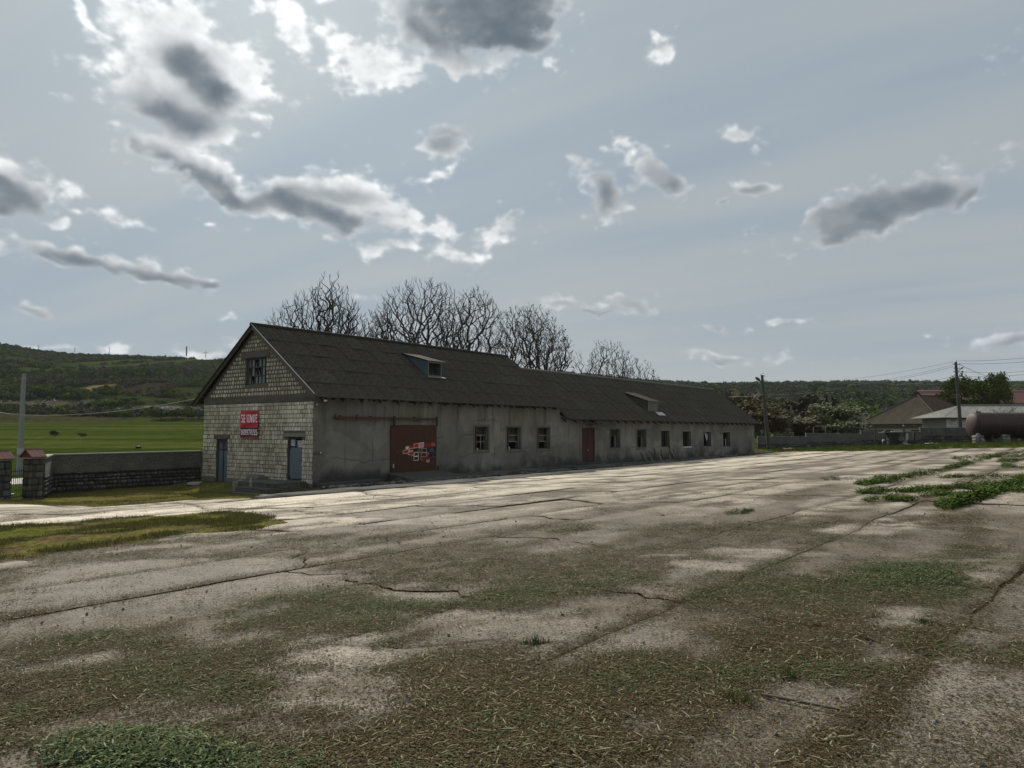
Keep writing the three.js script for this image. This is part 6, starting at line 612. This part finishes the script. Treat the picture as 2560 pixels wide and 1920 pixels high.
{ const F = 150, c = at(2142, 1040, F), s = thing('small_dark_house', 'small dark roofed house with chimney beyond the blossom tree', 'house', null, [c.x, T(c.x, F), -F]), y0 = -T(c.x, F), ye = at(2142, 1055, F).y + y0, yr = at(2142, 1036, F).y + y0; part('wall', box(6.5, ye, 5, 0, ye / 2, 0), std([.2, .18, .15], .9), s); const rf = part('roof', roofFace(V(-3.8, ye, 3), V(3.8, ye, 3), V(0, 0, -3), yr - ye, [[0, 0], [.42, 1], [.6, 1], [1, 0]], .3, .03), std([.035, .030, .026], .9), s); part('roof_face', roofFace(V(-3.8, ye, -3), V(3.8, ye, -3), V(0, 0, 3), yr - ye, [[0, 0], [.42, 1], [.6, 1], [1, 0]], .3, .03), std([.035, .030, .026], .9), rf); const ch = at(2120, 1029, F); part('chimney', box(.6, 2.2, .6, ch.x - c.x, ch.y + y0 - 1.0, .5), std([.04, .036, .034], .9), rf); part('chimney_cap', box(.8, .12, .8, ch.x - c.x, ch.y + y0 + .12, .5), std([.05, .045, .04], .9), rf); }
{ const F = 106, c = at(2028, 1088, F), s = thing('garden_hut', 'small grey gabled hut peeping over the far wall', 'hut', null, [c.x, T(c.x, F), -F], .5), ye = at(0, 1083, F).y - T(c.x, F), yr = at(0, 1072, F).y - T(c.x, F); part('wall', box(2.6, ye, 3, 0, ye / 2, 0), std([.16, .155, .14], .9), s); part('roof', merge([roofFace(V(-1.6, ye, 1.8), V(-1.6, ye, -1.8), V(1.6, 0, 0), yr - ye, [[0, 1], [1, 1]], .3, .02), roofFace(V(1.6, ye, 1.8), V(1.6, ye, -1.8), V(-1.6, 0, 0), yr - ye, [[0, 1], [1, 1]], .3, .02)]), std([.12, .11, .10], .9), s); part('door', box(.8, 1.6, .05, .3, .9, 1.52), std([.07, .06, .05], .9), s); }
{ const F = 101, c = at(2078, 1090, F), y0 = T(c.x, F), s = thing('pergola', 'pale timber pergola of posts and beam behind the far wall', 'pergola', null, [c.x, y0, -F]), m = std([.24, .23, .21], .9), y = at(0, 1066, F).y - y0; for (const x of [2064, 2095, 2034]) part('post', box(.10, y, .10, (x - 2078) / FOC * F, y / 2, 0), m, s); part('beam', box(3.9, .09, .10, -.15, y + .04, 0), m, s); }
// garden trees and bushes behind the far wall
const twigBr = std([.085, .07, .045], .95), leafBr = std([.10, .075, .022], .9, { side: THREE.DoubleSide }), blossom = std([.30, .285, .215], .9, { side: THREE.DoubleSide }), leafYG = std([.10, .13, .035], .9, { side: THREE.DoubleSide });
[[1902, 1012, 34, 108, 'brownish budding bush right behind the street lamp pole', 1], [1938, 1030, 36, 104, 'brown-leaved bush between street lamp and grey pole', 2], [1962, 1022, 30, 112, 'taller brown-leaved bush left of the short grey pole', 3], [1925, 1000, 36, 122, 'tall bare brown tree behind the street lamp', 4], [1880, 1000, 34, 118, 'bare brown tree between warehouse end and street lamp', 5], [1858, 978, 34, 126, 'brown bare tree above the warehouse roof end', 8]].forEach(([x, y, w, F, l, k]) => placeTree(l, 1000 + k, x, y, w, F, { limbs: 6, trunk: 1.6, rad: .13, levels: 5, thin: .5, fluff: 1.2, buds: 7, bud: 2.0 }, 'garden_bush', twigBr, leafBr));
placeTree('dark bare dome-shaped tree behind the blossom trees', 1010, 2042, 986, 50, 135, { limbs: 8, trunk: 2.0, rad: .2, thin: .5, fluff: 1.2, buds: 4, bud: 2.2 }, 'garden_tree', std([.055, .044, .028], .95), std([.055, .045, .022], .95, { side: THREE.DoubleSide }));
placeTree('white blossoming plum bush beside the short grey pole', 1011, 1998, 1044, 28, 106, { limbs: 6, trunk: 1.4, rad: .1, levels: 5, thin: .5, fluff: 1.2, buds: 16, bud: 1.4 }, 'blossom_tree', twigBr, blossom); placeTree('pale yellow-green blossoming tree around the mid-height pole', 1012, 2085, 1012, 46, 109, { limbs: 7, trunk: 1.6, rad: .13, levels: 5, thin: .5, fluff: 1.2, buds: 18, bud: 1.4 }, 'blossom_tree', twigBr, std([.16, .18, .08], .9, { side: THREE.DoubleSide })); placeTree('white flowering bush against the hip roofed house', 1013, 2136, 1058, 20, 100, { limbs: 6, trunk: 1.0, rad: .08, levels: 5, thin: .5, fluff: 1.2, buds: 14, bud: 1.4 }, 'blossom_tree', twigBr, blossom); placeTree('green leafy bush below the blossoming tree', 1014, 2112, 1052, 34, 103, { limbs: 6, trunk: 1.0, rad: .08, levels: 5, thin: .5, fluff: 1.2, buds: 16, bud: 1.4 }, 'garden_bush', twigBr, leafYG); placeTree('orange-brown budding bush right of the white plum', 1016, 2022, 1052, 26, 104, { limbs: 6, trunk: 1.0, rad: .08, levels: 5, thin: .5, fluff: 1.2, buds: 8, bud: 2.2 }, 'garden_bush', twigBr, leafBr);
placeTree('bare thorny sapling in front of the block shed roof', 1015, 2515, 1008, 50, 94, { limbs: 6, trunk: 1.4, rad: .06, levels: 5, thin: .4 }, 'sapling', std([.10, .085, .06], .95), budMat);
{ const F = 126, c = at(2435, 1035, F), y0 = T(c.x, F), g = thing('leafy_tree', 'large leafy green tree between the hip roof and red roofs', 'tree', null, [c.x, y0, -F]), lobes = [[2400, 975, 40, 34], [2450, 985, 44, 34], [2490, 968, 34, 40], [2510, 990, 26, 30], [2365, 1000, 34, 22], [2410, 1015, 44, 22], [2350, 1008, 26, 16], [2460, 1012, 44, 22], [2385, 958, 14, 18], [2500, 950, 14, 18]], gl = []; lobes.forEach(([x, y, rx, ry], i) => { const q = at(x, y, F + (i % 3 - 1) * 1.5), s = crownGeo(1500, .085, 400 + i, 1, 20); s.scale(rx / FOC * F * 1.15, ry / FOC * F * 1.25, rx / FOC * F * 1.1); s.translate(q.x - c.x, q.y - y0, q.z + F); gl.push(s); }); part('crown', mergeGeometries(gl), leafOf([.085, .105, .022]), g); const lm = []; lobes.forEach(([x, y], i) => { const q = at(x, y, F); lm.push(tubeGeo([V(0, 1.5, 0), V((q.x - c.x) * .5, (q.y - y0) * .55, 0), V(q.x - c.x, q.y - y0, (i % 3 - 1) * 1)], [.16, .1, .04], 5)); }); part('trunk', merge([closedRod(V(0, -.2, 0), V(0, 2.2, 0), .3, 8, .22), ...lm]), barkDark, g); }
renderer.render(scene, camera);
